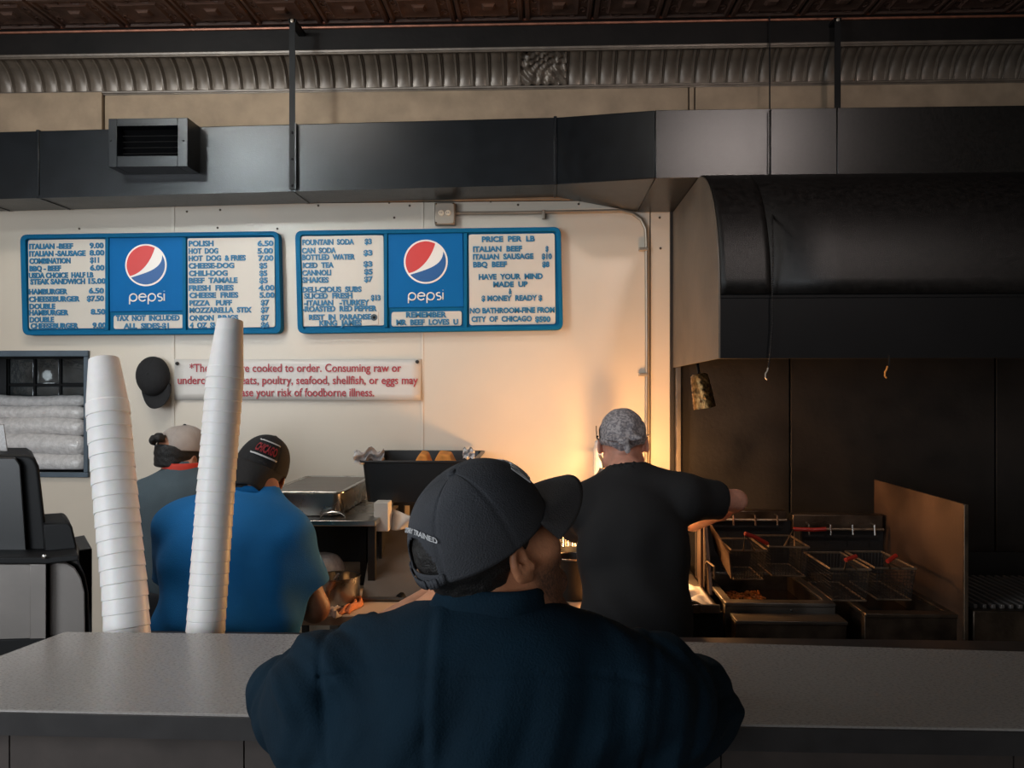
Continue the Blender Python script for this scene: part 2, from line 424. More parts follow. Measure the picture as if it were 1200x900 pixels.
obj('wall_panel', boxg(s2+gp, s3-gp, WY, WY+0.012, 0, zt), M['wall'], wall_back)
obj('wall_panel', boxg(s3+gp, xe, WY, WY+0.012, 0, zt), M['wall'], wall_back)
for x, wd in ((s1, 0.017), (s2, 0.014)):
    obj('batten', boxg(x-wd/2, x+wd/2, WY-0.004, WY, 0, zt), M['batten'], wall_back, bevel=0.0015)
for px, py in ((110,243),(258,246),(219,248),(373,241),(456,237.5),(480,241),(575,236),(607,240),(678,239),(773,255),(774,291),(462,255),(93,268),(255,267),(325,268),(700,238),(640,250)):
    p = at(px, py, WY)
    obj('screw', G().lathe([(0.0, -0.004), (0.005, -0.003), (0.006, 0.0)], p, 8, Matrix.Rotation(-PI/2, 3, 'X')), M['steel_dirty'], wall_back)
# soot-black steel wall lining behind the fryers
q = [at(787, 400, WY).x, at(925, 500, WY).x, at(1165, 500, WY).x, XR-0.01]
for a, b in zip(q[:-1], q[1:]):
    obj('steel_lining_panel', boxg(a+0.004, b-0.004, WY-0.012, WY+0.012, 0.0, 2.50), M['soot'], wall_back, bevel=0.002)
# tan plaster band above the duct
zb = at(600, 103, WY).z
q = [XL, at(123, 120, WY).x, at(807, 120, WY).x, at(814, 120, WY).x, XR]
for i, (a, b) in enumerate(zip(q[:-1], q[1:])):
    dp = 0.016 if i == 0 else 0.0
    obj('plaster_panel', boxg(a+0.003, b-0.003, WY-0.008-dp, WY+0.012, zt+0.004, zb), M['plaster'], wall_back, bevel=0.003)

# window niche
NY = 4.55
window_1 = struct('window_1', G().box(wx0, wx1, NY, NY+0.05, wz0, wz1).box(wx0-0.02, wx0, WY+0.1, NY, wz0, wz1).box(wx1, wx1+0.02, WY+0.1, NY, wz0, wz1)
    .box(wx0, wx1, WY+0.1, NY, wz0-0.02, wz0).box(wx0, wx1, WY+0.1, NY, wz1, wz1+0.02), M['recess'])
fw = 0.022
for b in ((wx0, wx1+fw, wz1, wz1+fw*1.3), (wx0, wx1+fw, wz0-fw*1.1, wz0)):
    obj('window_frame', boxg(b[0], b[1], WY-0.018, WY+0.10, b[2], b[3]), M['frame_blue'], window_1, bevel=0.003)
obj('window_frame', boxg(wx1, wx1+fw, WY-0.018, WY+0.10, wz0, wz1), M['frame_blue'], window_1, bevel=0.003)
gy = 4.38
gx = [at(p, 430, gy).x for p in (10, 41, 71, 104)]; gz = [at(20, p, gy).z for p in (408, 451, 480)]
obj('window_frame', boxg(wx0, gx[0], gy-0.02, gy+0.02, wz0, wz1), M['recess'], window_1)
for i in range(3):
    for j in range(2):
        obj('glass_pane', boxg(gx[i]+0.006, gx[i+1]-0.006, gy, gy+0.03, gz[j+1]+0.006, gz[j]-0.006), M['glass'], window_1, bevel=0.006, seg=3)
    obj('glazing_bar', boxg(gx[i]-0.006, gx[i]+0.006, gy-0.006, gy+0.034, gz[2], gz[0]), M['black'], window_1)
obj('glazing_bar', boxg(gx[0], gx[3], gy-0.005, gy+0.033, gz[1]-0.006, gz[1]+0.006), M['black'], window_1)
bp = at(57, 440, 4.48)
o = obj('lamp_bulb', G().lathe([(0.0, -0.03), (0.018, -0.02), (0.026, 0.0), (0.02, 0.02), (0.0, 0.03)], bp, 12), M['bulb_white'], subd=1)
tag(o, 'small white lamp glowing behind the wavy window panes', 'lamp')
# five plastic-wrapped sleeves in the niche
for k, (y0, y1, slope) in enumerate(((463, 477, 0.02), (475, 492, 0.03), (489, 511, 0.02), (508, 534, 0.01), (530, 553, 0.01))):
    Yk = 4.17 + 0.035*(4-k)*0.6
    r = (y1-y0)/2*Yk/1000*0.98; pts = []; rs = []
    for i in range(30):
        px = -120 + i*222/29; pc = at(px, (y0+y1)/2+slope*(px-50)+1.2*math.sin(px*0.05+k), Yk)
        pts.append(pc); rs.append(r*(1+0.03*math.sin(i*2.1+k))*(0.72 if i in (0, 29) else 1))
    o = obj('wrapped_sleeve', G().tube(pts, r, 14, rs=rs), M['plastic_wrap'], angle=80)
    tag(o, ['topmost', 'second from the top', 'middle', 'second from the bottom', 'lowest'][k] + ' plastic-wrapped white sleeve stacked in the wall opening', 'wrapped sleeve', 'wrapped sleeves in the wall opening')

# ------------------------------------------------------------------ ceiling, fascia, cornice
ceiling = struct('ceiling', G().box(XL, XR, YF, 4.6, ZC, ZC+0.1), M['tin_dark'])
tp = 0.305
ty1 = 3.86
rel = [(0.0, 0.0), (0.035, 0.0), (0.05, 0.010), (0.065, 0.004), (0.10, 0.004), (0.115, 0.012)]
def tile_mesh():
    g = G(); h = tp/2-0.003
    rings = [(h, 0), (h-0.006, 0.010), (h-0.02, 0.012), (h-0.026, 0.003), (h-0.055, 0.003), (h-0.066, 0.012), (h-0.085, 0.006), (0.03, 0.006), (0.02, 0.016), (0.004, 0.018)]
    v = []; f = []
    for s, z in rings: v += [(-s, -s, -z), (s, -s, -z), (s, s, -z), (-s, s, -z)]
    for i in range(len(rings)-1):
        for k in range(4):
            l = (k+1) % 4; f.append((i*4+k, i*4+l, i*4+4+l, i*4+4+k))
    n = (len(rings)-1)*4; f.append((n, n+1, n+2, n+3)); g.add(v, f)
    for a in range(4):
        R = Matrix.Rotation(a*PI/2, 3, 'Z')
        for sx in (-1, 1):       # pressed scrolls
            pts = [R @ Vector((sx*(0.05+0.022*math.cos(t)), 0.105+0.014*math.sin(t), -0.005)) for t in [k*0.75 for k in range(8)]]
            g.tube(pts, 0.0035, 4)
    return g
tile0 = None
for j in range(4):
    for i in range(22):
        x = -3.3 + i*tp; y = ty1 - tp/2 - j*tp
        if tile0 is None:
            tile0 = obj('ceiling_tile', tile_mesh(), M['ceil'], ceiling, angle=20)
            tile0.location = Vector((x, y, ZC)) - ORG[ceiling]; 
            for vv in tile0.data.vertices: vv.co += ORG[ceiling]
        else:
            t = tile0.copy(); COL.objects.link(t); t.parent = ceiling; t.location = Vector((x, y, ZC)) - ORG[ceiling]
zf0, zf1 = at(600, 57, 3.87).z, ZC
struct('trim_1', boxg(XL, XR, 3.868, WY+0.012, zf0, ZC), M['tin_dark'])
zb2 = at(600, 24, 3.85).z
bm_ = G().tube([(XL, 3.858, zb2+0.012), (XR, 3.858, zb2+0.012)], 0.011, 8).tube([(XL, 3.862, zb2-0.012), (XR, 3.862, zb2-0.012)], 0.006, 6)
trim_2 = struct('trim_2', bm_, M['bead'])
gb = G()
for i in range(230):
    x = -3.3+i*0.0285
    gb.lathe([(0.0, -0.007), (0.007, 0.0), (0.0, 0.007)], (x, 3.848, zb2+0.010+0.001*math.sin(i)), 5)
obj('bead_row', gb, M['bead'], trim_2, kind='stuff')

# cove cornice: every pressed flute a part
zc0, zc1 = zb+0.004, zf0
trim_3 = struct('trim_3', G().box(XL, XR, WY-0.012, WY+0.010, zc0-0.016, zc0).box(XL, XR, WY-0.13, WY-0.118, zc1-0.012, zc1+0.006)
    .tube([(XL, WY-0.128, zc1+0.002), (XR, WY-0.128, zc1+0.002)], 0.008, 6).tube([(XL, WY-0.014, zc0-0.004), (XR, WY-0.014, zc0-0.004)], 0.006, 6), M['tin'])
def cove(t):
    a = t*PI/2*0.97
    return WY-0.010-0.115*(1-math.cos(a)), zc0+(zc1-zc0-0.004)*math.sin(a)
pit = 0.0735
def flute(crumple=None, wid=pit, nu=10, nv=8):
    def fn(u, v):
        y, z = cove(v); x = (u-0.5)*wid
        d = 0.0
        e = abs(u-0.5)
        if crumple is None:
            if 0.06 < v < 0.95:
                d = 0.010*math.cos(min(1, e/0.36)*PI/2) if e < 0.36 else (0.011 if abs(e-0.42) < 0.03 else (0.011 if e > 0.49 else 0.002))
                if v < 0.18 and e < 0.36: d *= 0.5
        else:
            d = 0.012*math.sin(u*17+4*math.sin(v*5))*math.cos(v*13+3*math.sin(u*7))+0.008*math.sin(u*31+v*23)+0.008
        nrm_y, nrm_z = -math.cos(v*PI/2*0.97)*1.0, -math.sin(v*PI/2*0.97)*1.0
        return (x, y+nrm_y*d, z+nrm_z*d*0.9)
    return G().grid(fn, nu, nv)
f0 = None
cx0, cx1 = at(609, 85, 3.93).x, at(664, 85, 3.93).x
xs = [cx0-pit/2-k*pit for k in range(44)] + [cx1+pit/2+k*pit for k in range(42)]
xs = [x for x in xs if XL+0.02 < x < XR-0.02]
for x in xs:
    if f0 is None:
        f0 = obj('cornice_flute', flute(nu=20, nv=7), M['tin'], trim_3, angle=50)
        for vv in f0.data.vertices: vv.co += ORG[trim_3]; vv.co.y -= ORG[trim_3].y; vv.co.z -= ORG[trim_3].z; 
        f0.location = Vector((x-ORG[trim_3].x, 0, 0))
    else:
        t = f0.copy(); COL.objects.link(t); t.parent = trim_3; t.location = Vector((x-ORG[trim_3].x, 0, 0))
cg = flute('c', cx1-cx0, 40, 16)
cg.v = [(p[0]+(cx0+cx1)/2, p[1], p[2]) for p in cg.v]
obj('cornice_patch', cg, M['tin'], trim_3, angle=60, label='crumpled sheet patch in the fluted cornice')

# ------------------------------------------------------------------ black air duct, its outlet box
duct = thing('air_duct', 'long black sheet-metal air duct hung along the top of the white wall', 'duct', (at(300, 200, 3.86).x, 3.86, at(300, 232, 3.73).z))
DY = 3.73
def duct_pt(px, top, Y=DY):
    y = (157-0.0262*(px+0)*1.0+0.0) if top else (233-0.0262*px)
    if top: y = 154.5-0.0262*px
    return at(px, y, Y)
segs = [-190, -30, 45, 343, 651]
for a, b in zip(segs[:-1], segs[1:]):
    A, B, C, D = duct_pt(a, 0), duct_pt(b, 0), duct_pt(b, 1), duct_pt(a, 1)
    A.x += 0.002; D.x += 0.002; B.x -= 0.002; C.x -= 0.002
    g = G().hexa([A, B, (B.x, 3.985, B.z), (A.x, 3.985, A.z), D, C, (C.x, 3.985, C.z), (D.x, 3.985, D.z)])
    obj('duct_section', g, M['duct'], duct, bevel=0.004)
    # folded seam at the end of each section
    g = G().hexa([(B.x-0.006, DY-0.007, B.z-0.004), (B.x+0.008, DY-0.007, B.z-0.004), (B.x+0.008, 3.98, B.z-0.004), (B.x-0.006, 3.98, B.z-0.004),
                  (C.x-0.006, DY-0.007, C.z+0.004), (C.x+0.008, DY-0.007, C.z+0.004), (C.x+0.008, 3.98, C.z+0.004), (C.x-0.006, 3.98, C.z+0.004)])
    obj('seam', g, M['duct'], duct, bevel=0.002)
    g = G().hexa([(A.x, DY-0.008, A.z-0.003), (B.x, DY-0.008, B.z-0.003), (B.x, DY+0.002, B.z-0.003), (A.x, DY+0.002, A.z-0.003),
                  (A.x, DY-0.008, A.z+0.010), (B.x, DY-0.008, B.z+0.010), (B.x, DY+0.002, B.z+0.010), (A.x, DY+0.002, A.z+0.010)])
    obj('edge_strip', g, M['duct'], duct)
HX0 = at(768, 170, 3.33).x
A, D = duct_pt(652, 0), duct_pt(652, 1); B = at(768, 209, 3.33); C = at(768, 129, 3.33)
obj('duct_section', G().hexa([A, B, (B.x, 3.985, B.z), (A.x, 3.985, A.z), D, C, (C.x, 3.985, C.z), (D.x, 3.985, D.z)]), M['duct'], duct, bevel=0.004)
# outlet box
a, b = at(127, 139, 3.60), at(220, 195, 3.60); o0, o1 = at(137, 148, 3.60), at(208, 182, 3.60)
g = G()
g.box(a.x, o0.x, 3.60, 3.73, b.z, a.z).box(o1.x, b.x, 3.60, 3.73, b.z, a.z).box(o0.x, o1.x, 3.60, 3.73, o0.z, a.z).box(o0.x, o1.x, 3.60, 3.73, b.z, o1.z)
vb = obj('outlet_box', g, M['duct'], duct, bevel=0.002)
g = G().box(o0.x, o1.x, 3.70, 3.72, o1.z, o0.z)
obj('outlet_back', g, M['black'], vb)
for k in range(5):
    z = o1.z+(o0.z-o1.z)*(k+0.5)/5
    obj('louvre', G().obox(((o0.x+o1.x)/2, 3.66, z), o1.x-o0.x-0.004, 0.035, 0.003, Matrix.Rotation(math.radians(-30), 3, 'X')), M['black'], vb)
for px in (130, 215):
    obj('rivet', G().lathe([(0, -0.003), (0.005, 0)], at(px, 165, 3.60), 8, Matrix.Rotation(-PI/2, 3, 'X')), M['black'], vb)

# hangers
def hanger(px, ytop, ybot, wd, Y, lab):
    t0 = at(px, ytop, Y); b0 = at(px, ybot, Y)
    t = thing('hanger_strap', lab, 'hanger', (t0.x, Y, b0.z), 'black hanger straps in front of the duct')
    obj('strap', boxg(t0.x-wd/2, t0.x+wd/2, Y-0.002, Y+0.002, b0.z, zf0+0.085), M['black'], t)
    obj('bracket', boxg(t0.x-wd*0.6, t0.x+wd*0.6, Y-0.002, 3.868, zf0+0.07, zf0+0.085), M['black'], t)
    obj('bolt', G().lathe([(0, -0.008), (0.008, -0.005), (0.008, 0)], (t0.x, Y-0.002, zf0+0.075), 8, Matrix.Rotation(-PI/2, 3, 'X')), M['galv'], t)
    return t, t0.x
t, hx = hanger(342.5, 42, 222, 0.026, 3.715, 'black hanger strap riveted across the duct, left of the two')
for py in (155, 186, 217):
    obj('rivet', G().lathe([(0, -0.006), (0.006, -0.004), (0.007, 0)], (hx, 3.713, at(342, py, 3.713).z), 8, Matrix.Rotation(-PI/2, 3, 'X')), M['black'], t)
obj('edge_flange', boxg(hx+0.013, hx+0.019, 3.708, 3.722, at(342, 222, 3.715).z, at(342, 145, 3.715).z), M['duct'], t)
t, hx = hanger(981.5, 22, 164, 0.027, 3.80, 'black hanger strap holding up the exhaust hood box, right of the two')

# ------------------------------------------------------------------ exhaust hood
HXR = 2.7
hood = thing('exhaust_hood', 'big black grease-coated exhaust hood with curved front over the fryers', 'hood', ((0.6+HXR)/2, 3.4, at(845, 420, 2.93).z))
zt2, zb3 = at(768, 129, 3.33).z, at(820, 208.5, 3.33).z
q = [HX0, at(903, 170, 3.33).x, at(981, 170, 3.33).x, HXR]
for a_, b_ in zip(q[:-1], q[1:]):
    obj('plenum_panel', boxg(a_+0.001, b_-0.001, 3.33, 3.985, zb3, zt2), M['duct2'], hood, bevel=0.002)
HF, HB = 2.93, 3.985
zl = at(845, 420, HF).z; zk = at(845, 345, HF).z
hx0 = at(790, 425, 3.98).x
prof = [(HB, zb3-0.003), (3.34, zb3-0.003)]
for k in range(1, 15):
    a_ = k/14*PI/2
    prof.append((3.34-(3.34-HF)*math.sin(a_), zk+(zb3-0.003-zk)*math.cos(a_)))
curve = prof[1:]
xsplit = [hx0, at(903, 300, HF).x, HXR]
for a_, b_ in zip(xsplit[:-1], xsplit[1:]):
    obj('curved_front', G().grid(lambda u, v: (a_+0.001+(b_-a_-0.002)*u, curve[round(v*14)][0], curve[round(v*14)][1]), 8, 14), M['hood'], hood, solid=0.006, angle=50)
obj('canopy_skirt', G().box(hx0, HXR, HF, HF+0.008, zl, zk-0.001).box(hx0, HXR, HF-0.004, HF+0.012, zk-0.012, zk-0.004), M['black'], hood)
full = prof+[(HF, zl), (HB, zl-0.012)]
obj('end_panel', G().prism(full, lambda p, s: (hx0-0.006+0.006*s, p[0], p[1])), M['hood_side'], hood, label='curved end panel with wall light painted into its brown')
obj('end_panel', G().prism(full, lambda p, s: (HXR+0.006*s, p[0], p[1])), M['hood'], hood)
obj('inner_lip', G().box(hx0, HXR, HF+0.01, HF+0.05, zl, zl+0.006), M['soot'], hood)
obj('baffle', G().hexa([(hx0+.01, 3.2, 1.98), (HXR, 3.2, 1.98), (HXR, 3.95, 2.10), (hx0+.01, 3.95, 2.10), (hx0+.01, 3.2, 2.0), (HXR, 3.2, 2.0), (HXR, 3.95, 2.12), (hx0+.01, 3.95, 2.12)]), M['soot'], hood)
# steel corner trim below the hood, black edge beside the white wall
p0, p1 = at(785.5, 235, WY-0.02), at(789.5, 428, WY-0.02)
struct('trim_4', boxg(p0.x, p1.x, WY-0.022, WY, 0.9, p0.z), M['soot'])
p0, p1 = at(792.5, 428, 3.93), at(798, 545, 3.93)
struct('trim_5', boxg(p0.x, p1.x, 3.925, 3.985, 0.9, p0.z), M['steel_dull'], bevel=0.002)

# beaded chain and hooks
def beads(name, pts, r, parent, m, step=0.0075):
    g = G(); pts = [Vector(p) for p in pts]
    for a, b in zip(pts[:-1], pts[1:]):
        n = max(1, int((b-a).length/step))
        for i in range(n):
            p = a.lerp(b, i/n); g.lathe([(0, -r), (r, 0), (0, r)], p, 5)
    g.tube(pts, r*0.45, 4)
    return obj(name, g, m, parent, smooth=False)
c0 = at(902, 62, 3.30)
t = thing('pull_chain', 'thin beaded chain hanging down over the curved hood to a small hook', 'chain', (c0.x, 3.1, at(898, 446, 2.90).z))
pts = [at(902, 130, 3.31), at(902, 200, 3.31), at(903, 215, 3.24), at(904, 235, 3.08), at(905, 262, 2.955), at(906, 300, 2.912), at(905, 340, 2.91), at(905, 380, 2.91), at(902, 418, 2.91), at(900, 432, 2.91)]
beads('chain', pts, 0.0042, t, M['soot'])
ccx = at(902, 60, 3.84); obj('ceiling_cord', G().tube([(ccx.x, 3.84, ZC), (ccx.x, 3.84, zt2), (ccx.x-0.1, 3.36, zt2+0.004), at(902, 130, 3.325)], 0.0035, 5), M['black'], t)
def hook(px, py, parent, m):
    P = [at(px+2, py-9, 2.91), at(px+1, py-5, 2.91), at(px-1, py-2, 2.91), at(px-1, py+3, 2.91), at(px+1, py+5, 2.91)]
    obj('hook', G().tube(P, 0.0028, 6), m, parent)
hook(898, 440, t, M['galv'])
t = thing('hook_cord', 'small brass-coloured hook on a short cord under the hood edge', 'hook', (at(1040, 440, 2.91).x, 2.91, at(1040, 446, 2.91).z))
hook(1038, 438, t, M['bread'])
obj('cord', G().tube([at(1042, 416, 2.91), at(1042, 430, 2.91)], 0.003, 5), M['black'], t)

# ------------------------------------------------------------------ conduit and socket box
cd = thing('electrical_conduit', 'painted metal conduit bending down the wall right of the menu boards', 'conduit', (at(757, 400, 3.98).x, 3.985, at(757, 548, 3.98).z))
CY = 3.985
pts = [at(530, 250, CY), at(600, 249.5, CY), at(700, 247.5, CY), at(728, 247, CY), at(741, 250, CY), at(751, 257, CY), at(756.5, 268, CY), at(757.5, 285, CY), at(758, 400, CY), at(757.5, 560, CY), at(757.5, 620, CY)]
obj('pipe', G().tube(pts, 0.0085, 10), M['galv'], cd)
for px, py, hor in ((637, 249, 1), (757.5, 292, 0), (757.5, 439, 0)):
    p = at(px, py, CY)
    if hor: g = G().box(p.x-0.008, p.x+0.008, CY-0.011, CY+0.014, p.z-0.030, p.z+0.011)
    else: g = G().box(p.x-0.036, p.x+0.011, CY-0.011, CY+0.014, p.z-0.008, p.z+0.008)
    obj('clamp', g, M['galv'], cd, bevel=0.003)
a, b = at(509, 237, 3.95), at(533, 263, 3.95)
sb = thing('socket_box', 'grey metal socket box with ivory twin outlets above the second menu board', 'socket', ((a.x+b.x)/2, 3.97, b.z))
obj('box', boxg(a.x, b.x, 3.95, WY, b.z, a.z), M['galv'], sb, bevel=0.006)
for sx in (-1, 1):
    cx = (a.x+b.x)/2+sx*0.016; cz = (a.z+b.z)/2+0.002
    r_ = obj('outlet', G().lathe([(0.0, -0.006), (0.012, -0.006), (0.014, 0)], (cx, 3.95, cz), 14, Matrix.Rotation(-PI/2, 3, 'X')), M['ivory'], sb)
    for s2_ in (-1, 1):
        obj('slot', boxg(cx+s2_*0.004-0.001, cx+s2_*0.004+0.001, 3.942, 3.945, cz-0.003, cz+0.004), M['black'], r_)
for sx in (a.x+0.008, b.x-0.008):
    for sz in (a.z-0.008, b.z+0.008):
        obj('screw', G().lathe([(0, -0.003), (0.004, 0)], (sx, 3.949, sz), 8, Matrix.Rotation(-PI/2, 3, 'X')), M['steel'], sb)
# ================================================================== menu boards
BY = 3.955
def board(x0, x1, ytl, ytr, ybl, ybr, label, panels, rows, emblem, div):
    """corners in the photograph, all on the plane of the board"""
    cn = at((x0+x1)/2, (ytl+ybr)/2, BY)
    t = thing('menu_board', label, 'menu board', (cn.x, WY-0.02, at((x0+x1)/2, ybl, BY).z), 'two blue lettered menu boards on the wall')
    tl, tr, bl, br = at(x0, ytl, BY), at(x1, ytr, BY), at(x0+3, ybl, BY), at(x1+3, ybr, BY)
    ang = math.atan2(tr.z-tl.z, tr.x-tl.x)
    def W(px, py, Y=BY): return at(px, py, Y)
    def rrect(a, b, c, d, r):
        """rounded polygon from 4 corners tl,tr,br,bl in (x,z)"""
        out = []
        P = [a, b, c, d]
        for i in range(4):
            p, q, n = Vector(P[i]), Vector(P[i-1]), Vector(P[(i+1) % 4])
            u = (q-p).normalized()*r; v = (n-p).normalized()*r
            for k in range(6):
                s = k/5; out.append(tuple(p+u*(1-s)**2+v*s**2))
        return out
    def xz(p): return (p.x, p.z)
    poly = rrect(xz(tl), xz(tr), xz(br), xz(bl), 0.035)
    obj('backing', G().prism(poly, lambda p, s: (p[0], BY+0.012 if s else WY-0.001, p[1])), M['blue'], t, bevel=0.003)
    inn = 5.0
    a2, b2, c2, d2 = W(x0+inn+1, ytl+inn), W(x1-inn, ytr+inn), W(x1+3-inn, ybr-inn), W(x0+3+inn+1, ybl-inn)
    pin = rrect(xz(a2), xz(b2), xz(c2), xz(d2), 0.018)
    n = len(poly); v = []
    for yy in (BY-0.006, BY+0.013):
        v += [(p[0], yy, p[1]) for p in poly]; v += [(p[0], yy, p[1]) for p in pin]
    f = []
    for i in range(n):
        j = (i+1) % n
        f += [(i, j, n+j, n+i), (2*n+i, 3*n+i, 3*n+j, 2*n+j), (i, 2*n+i, 2*n+j, j), (n+i, n+j, 3*n+j, 3*n+i)]
    obj('frame', G().add(v, f), M['blue'], t, bevel=0.003)
    for px in div:      # upright bars of the frame
        a, b = W(px-2, (ytl+ytr)/2+inn), W(px+2, (ybl+ybr)/2-inn)
        obj('frame_bar', boxg(a.x, b.x, BY-0.004, BY+0.013, b.z, a.z), M['blue'], t, bevel=0.0015)
    # panels
    made = {}
    for key, (ax, ay, bx, by, dx, m) in panels.items():
        A, B, C, D = W(ax, ay), W(bx, ay-0.013*(bx-ax)), W(bx+dx, by-0.013*(bx-ax)), W(ax+dx, by)
        pl = rrect(xz(A), xz(B), xz(C), xz(D), 0.012 if m != 'blue_panel' else 0.004)
        made[key] = obj('letter_panel' if m == 'board' else 'emblem_panel', G().prism(pl, lambda p, s: (p[0], BY+0.006 if s == 0 else BY+0.011, p[1])), M[m], t, bevel=0.001)
    for key, s, xa, xb, yb in rows:
        g = G(); A, B = W(xa, yb), W(xb, yb)
        L_ = B.x-A.x; h = 6.1*BY/1000; s_, c_ = math.sin(ang), math.cos(ang)
        text_on(g, s, 0, L_, 0, h, lambda x, y, o_: (A.x+x*c_-y*s_, BY+0.0055-0.004*o_, A.z+x*s_+y*c_), bold=0.042, ext=0.03)
        obj('lettering', g, M['letter'], made[key], smooth=False, kind='stuff')
    # round emblem and word
    ex, ey, er, wx_a, wx_b, wy = emblem
    c = W(ex, ey); r = er*BY/1000; e = made['e']
    def disc(poly, m, name, y0, y1): obj(name, G().prism(poly, lambda p, s: (c.x+p[0]*r, y0 if s == 0 else y1, c.z+p[1]*r)), M[m], e)
    circ = lambda R, a0, a1, n=40: [(R*math.cos(a0+(a1-a0)*k/n), R*math.sin(a0+(a1-a0)*k/n)) for k in range(n+1)]
    disc(circ(1, 0, 2*PI, 56)[:-1], 'emblem_white', 'emblem_disc', BY+0.0035, BY+0.006)
    R = 0.92
    def bez(p0, p1, p2, p3, n=16):
        return [tuple((1-t_)**3*np.array(p0)+3*(1-t_)**2*t_*np.array(p1)+3*(1-t_)*t_*t_*np.array(p2)+t_**3*np.array(p3)) for t_ in [k/n for k in range(n+1)]]
    on = lambda d: (R*math.cos(math.radians(d)), R*math.sin(math.radians(d)))
    # red: from upper right over the top to the lower left, closed by an S curve
    red = circ(R, math.radians(62), math.radians(214), 30)+bez(on(214), (-0.25, -0.42), (0.22, 0.10), on(62))[1:-1]
    disc(red, 'emblem_red', 'emblem_red_field', BY+0.002, BY+0.0035)
    blu = circ(R, math.radians(220), math.radians(360+30), 30)+bez(on(30), (0.80, -0.20), (0.05, -0.35), on(220))[1:-1]
    disc(blu, 'emblem_blue', 'emblem_blue_field', BY+0.002, BY+0.0035)
    # lower-case word drawn as round strokes
    g = G(); h = 1.0; strokes = []; x = 0.0
    arc = lambda cx, cy, rx, ry, a0, a1, n=14: [(cx+rx*math.cos(math.radians(a0+(a1-a0)*k/n)), cy+ry*math.sin(math.radians(a0+(a1-a0)*k/n))) for k in range(n+1)]
    def let_p(x): return [arc(x+0.5, 0.5, 0.5, 0.5, 0, 360, 20), [(x, 0.5), (x, -0.45)]]
    def let_e(x): return [[(x+0.02, 0.55), (x+0.98, 0.55)], arc(x+0.5, 0.5, 0.5, 0.5, 5, 320, 18)]
    def let_s(x): return [arc(x+0.36, 0.76, 0.30, 0.24, 50, 270, 10)+arc(x+0.36, 0.26, 0.32, 0.26, 90, -130, 10)]
    for fn, adv in ((let_p, 1.28), (let_e, 1.28), (let_p, 1.25), (let_s, 0.95)):
        strokes += fn(x); x += adv
    strokes += [[(x, 0.0), (x, 1.0)], [(x, 1.30), (x, 1.36)]]
    tw = x; X0, X1 = W(wx_a, wy).x, W(wx_b, wy).x; sc = (X1-X0)/tw; zc = W(wx_a, wy).z
    for st in strokes:
        g.tube([(X0+p[0]*sc, BY+0.004, zc+p[1]*sc*0.98+(p[0]*sc)*math.sin(ang)) for p in st], 0.0034, 6)
    obj('wordmark', g, M['emblem_white'], e)
    return t
Z = 340/1200
def R1(l, ox, rows):
    out = []
    for k, s, xa, xb, yb in rows: out.append((k, s, ox+xa*Z, ox+xb*Z, 260+yb*Z))
    return out
rows1 = R1(0, 0, [
 ('l','ITALIAN -BEEF',119,300,112), ('l','9.00',369,427,108), ('l','ITALIAN -SAUSAGE',119,352,142), ('l','8.00',369,430,138),
 ('l','COMBINATION',120,290,172), ('l','$11',371,408,168), ('l','BBQ - BEEF',120,250,203), ('l','6.00',371,430,200),
 ('l','USDA CHOICE  HALF LB',118,384,232), ('l','STEAK SANDWICH',124,350,258), ('l','15.00',364,436,255),
 ('l','HAMBURGER',118,277,299), ('l','6.50',366,428,295), ('l','CHEESEBURGER',118,328,330), ('l','$7.50',358,428,327),
 ('l','DOUBLE',120,226,360), ('l','HAMBURGER',119,281,386), ('l','8.50',374,434,382), ('l','DOUBLE',121,221,415), ('l','CHEESEBURGER',125,322,441), ('l','9.00',381,438,438),
 ('m','TAX  NOT  INCLUDED',478,741,409), ('m','ALL  SIDES-$1',510,697,441),
 ('r','POLISH',779,882,100), ('r','6.50',1064,1130,99), ('r','HOT  DOG',779,901,131), ('r','5.00',1064,1128,130),
 ('r','HOT  DOG  & FRIES',779,1015,161), ('r','7.00',1067,1130,160), ('r','CHEESE-DOG',779,967,192), ('r','$5',1072,1104,191),
 ('r','CHILI-DOG',780,940,223), ('r','$5',1072,1104,222), ('r','BEEF  TAMALE',780,981,253), ('r','$5',1072,1106,252),
 ('r','FRESH  FRIES',780,965,284), ('r','4.00',1068,1134,283), ('r','CHEESE  FRIES',782,984,314), ('r','5.00',1072,1135,313),
 ('r','PIZZA   PUFF',782,958,346), ('r','$7',1078,1112,344), ('r','MOZZARELLA  STIX',782,1040,376), ('r','$7',1078,1112,374),
 ('r','ONION  RINGS',782,984,408), ('r','$7',1078,1112,406), ('r','4  OZ  SHAKE',784,950,438), ('r','$6',1078,1112,436)])
board(24, 327, 275, 271, 393, 391, 'left menu board in a blue frame, listing beef, burgers, hot dogs and fries', {
 'l': (32, 281, 123, 385.5, 1, 'board'), 'e': (127, 278.5, 213, 365, 1, 'blue_panel'), 'm': (132.5, 369.5, 214, 385.5, 0, 'board'),
 'r': (219, 279, 321, 384.5, 1, 'board')}, rows1, (170.5, 310.5, 25.2, 151.5, 192, 352.8), (125.5, 216))
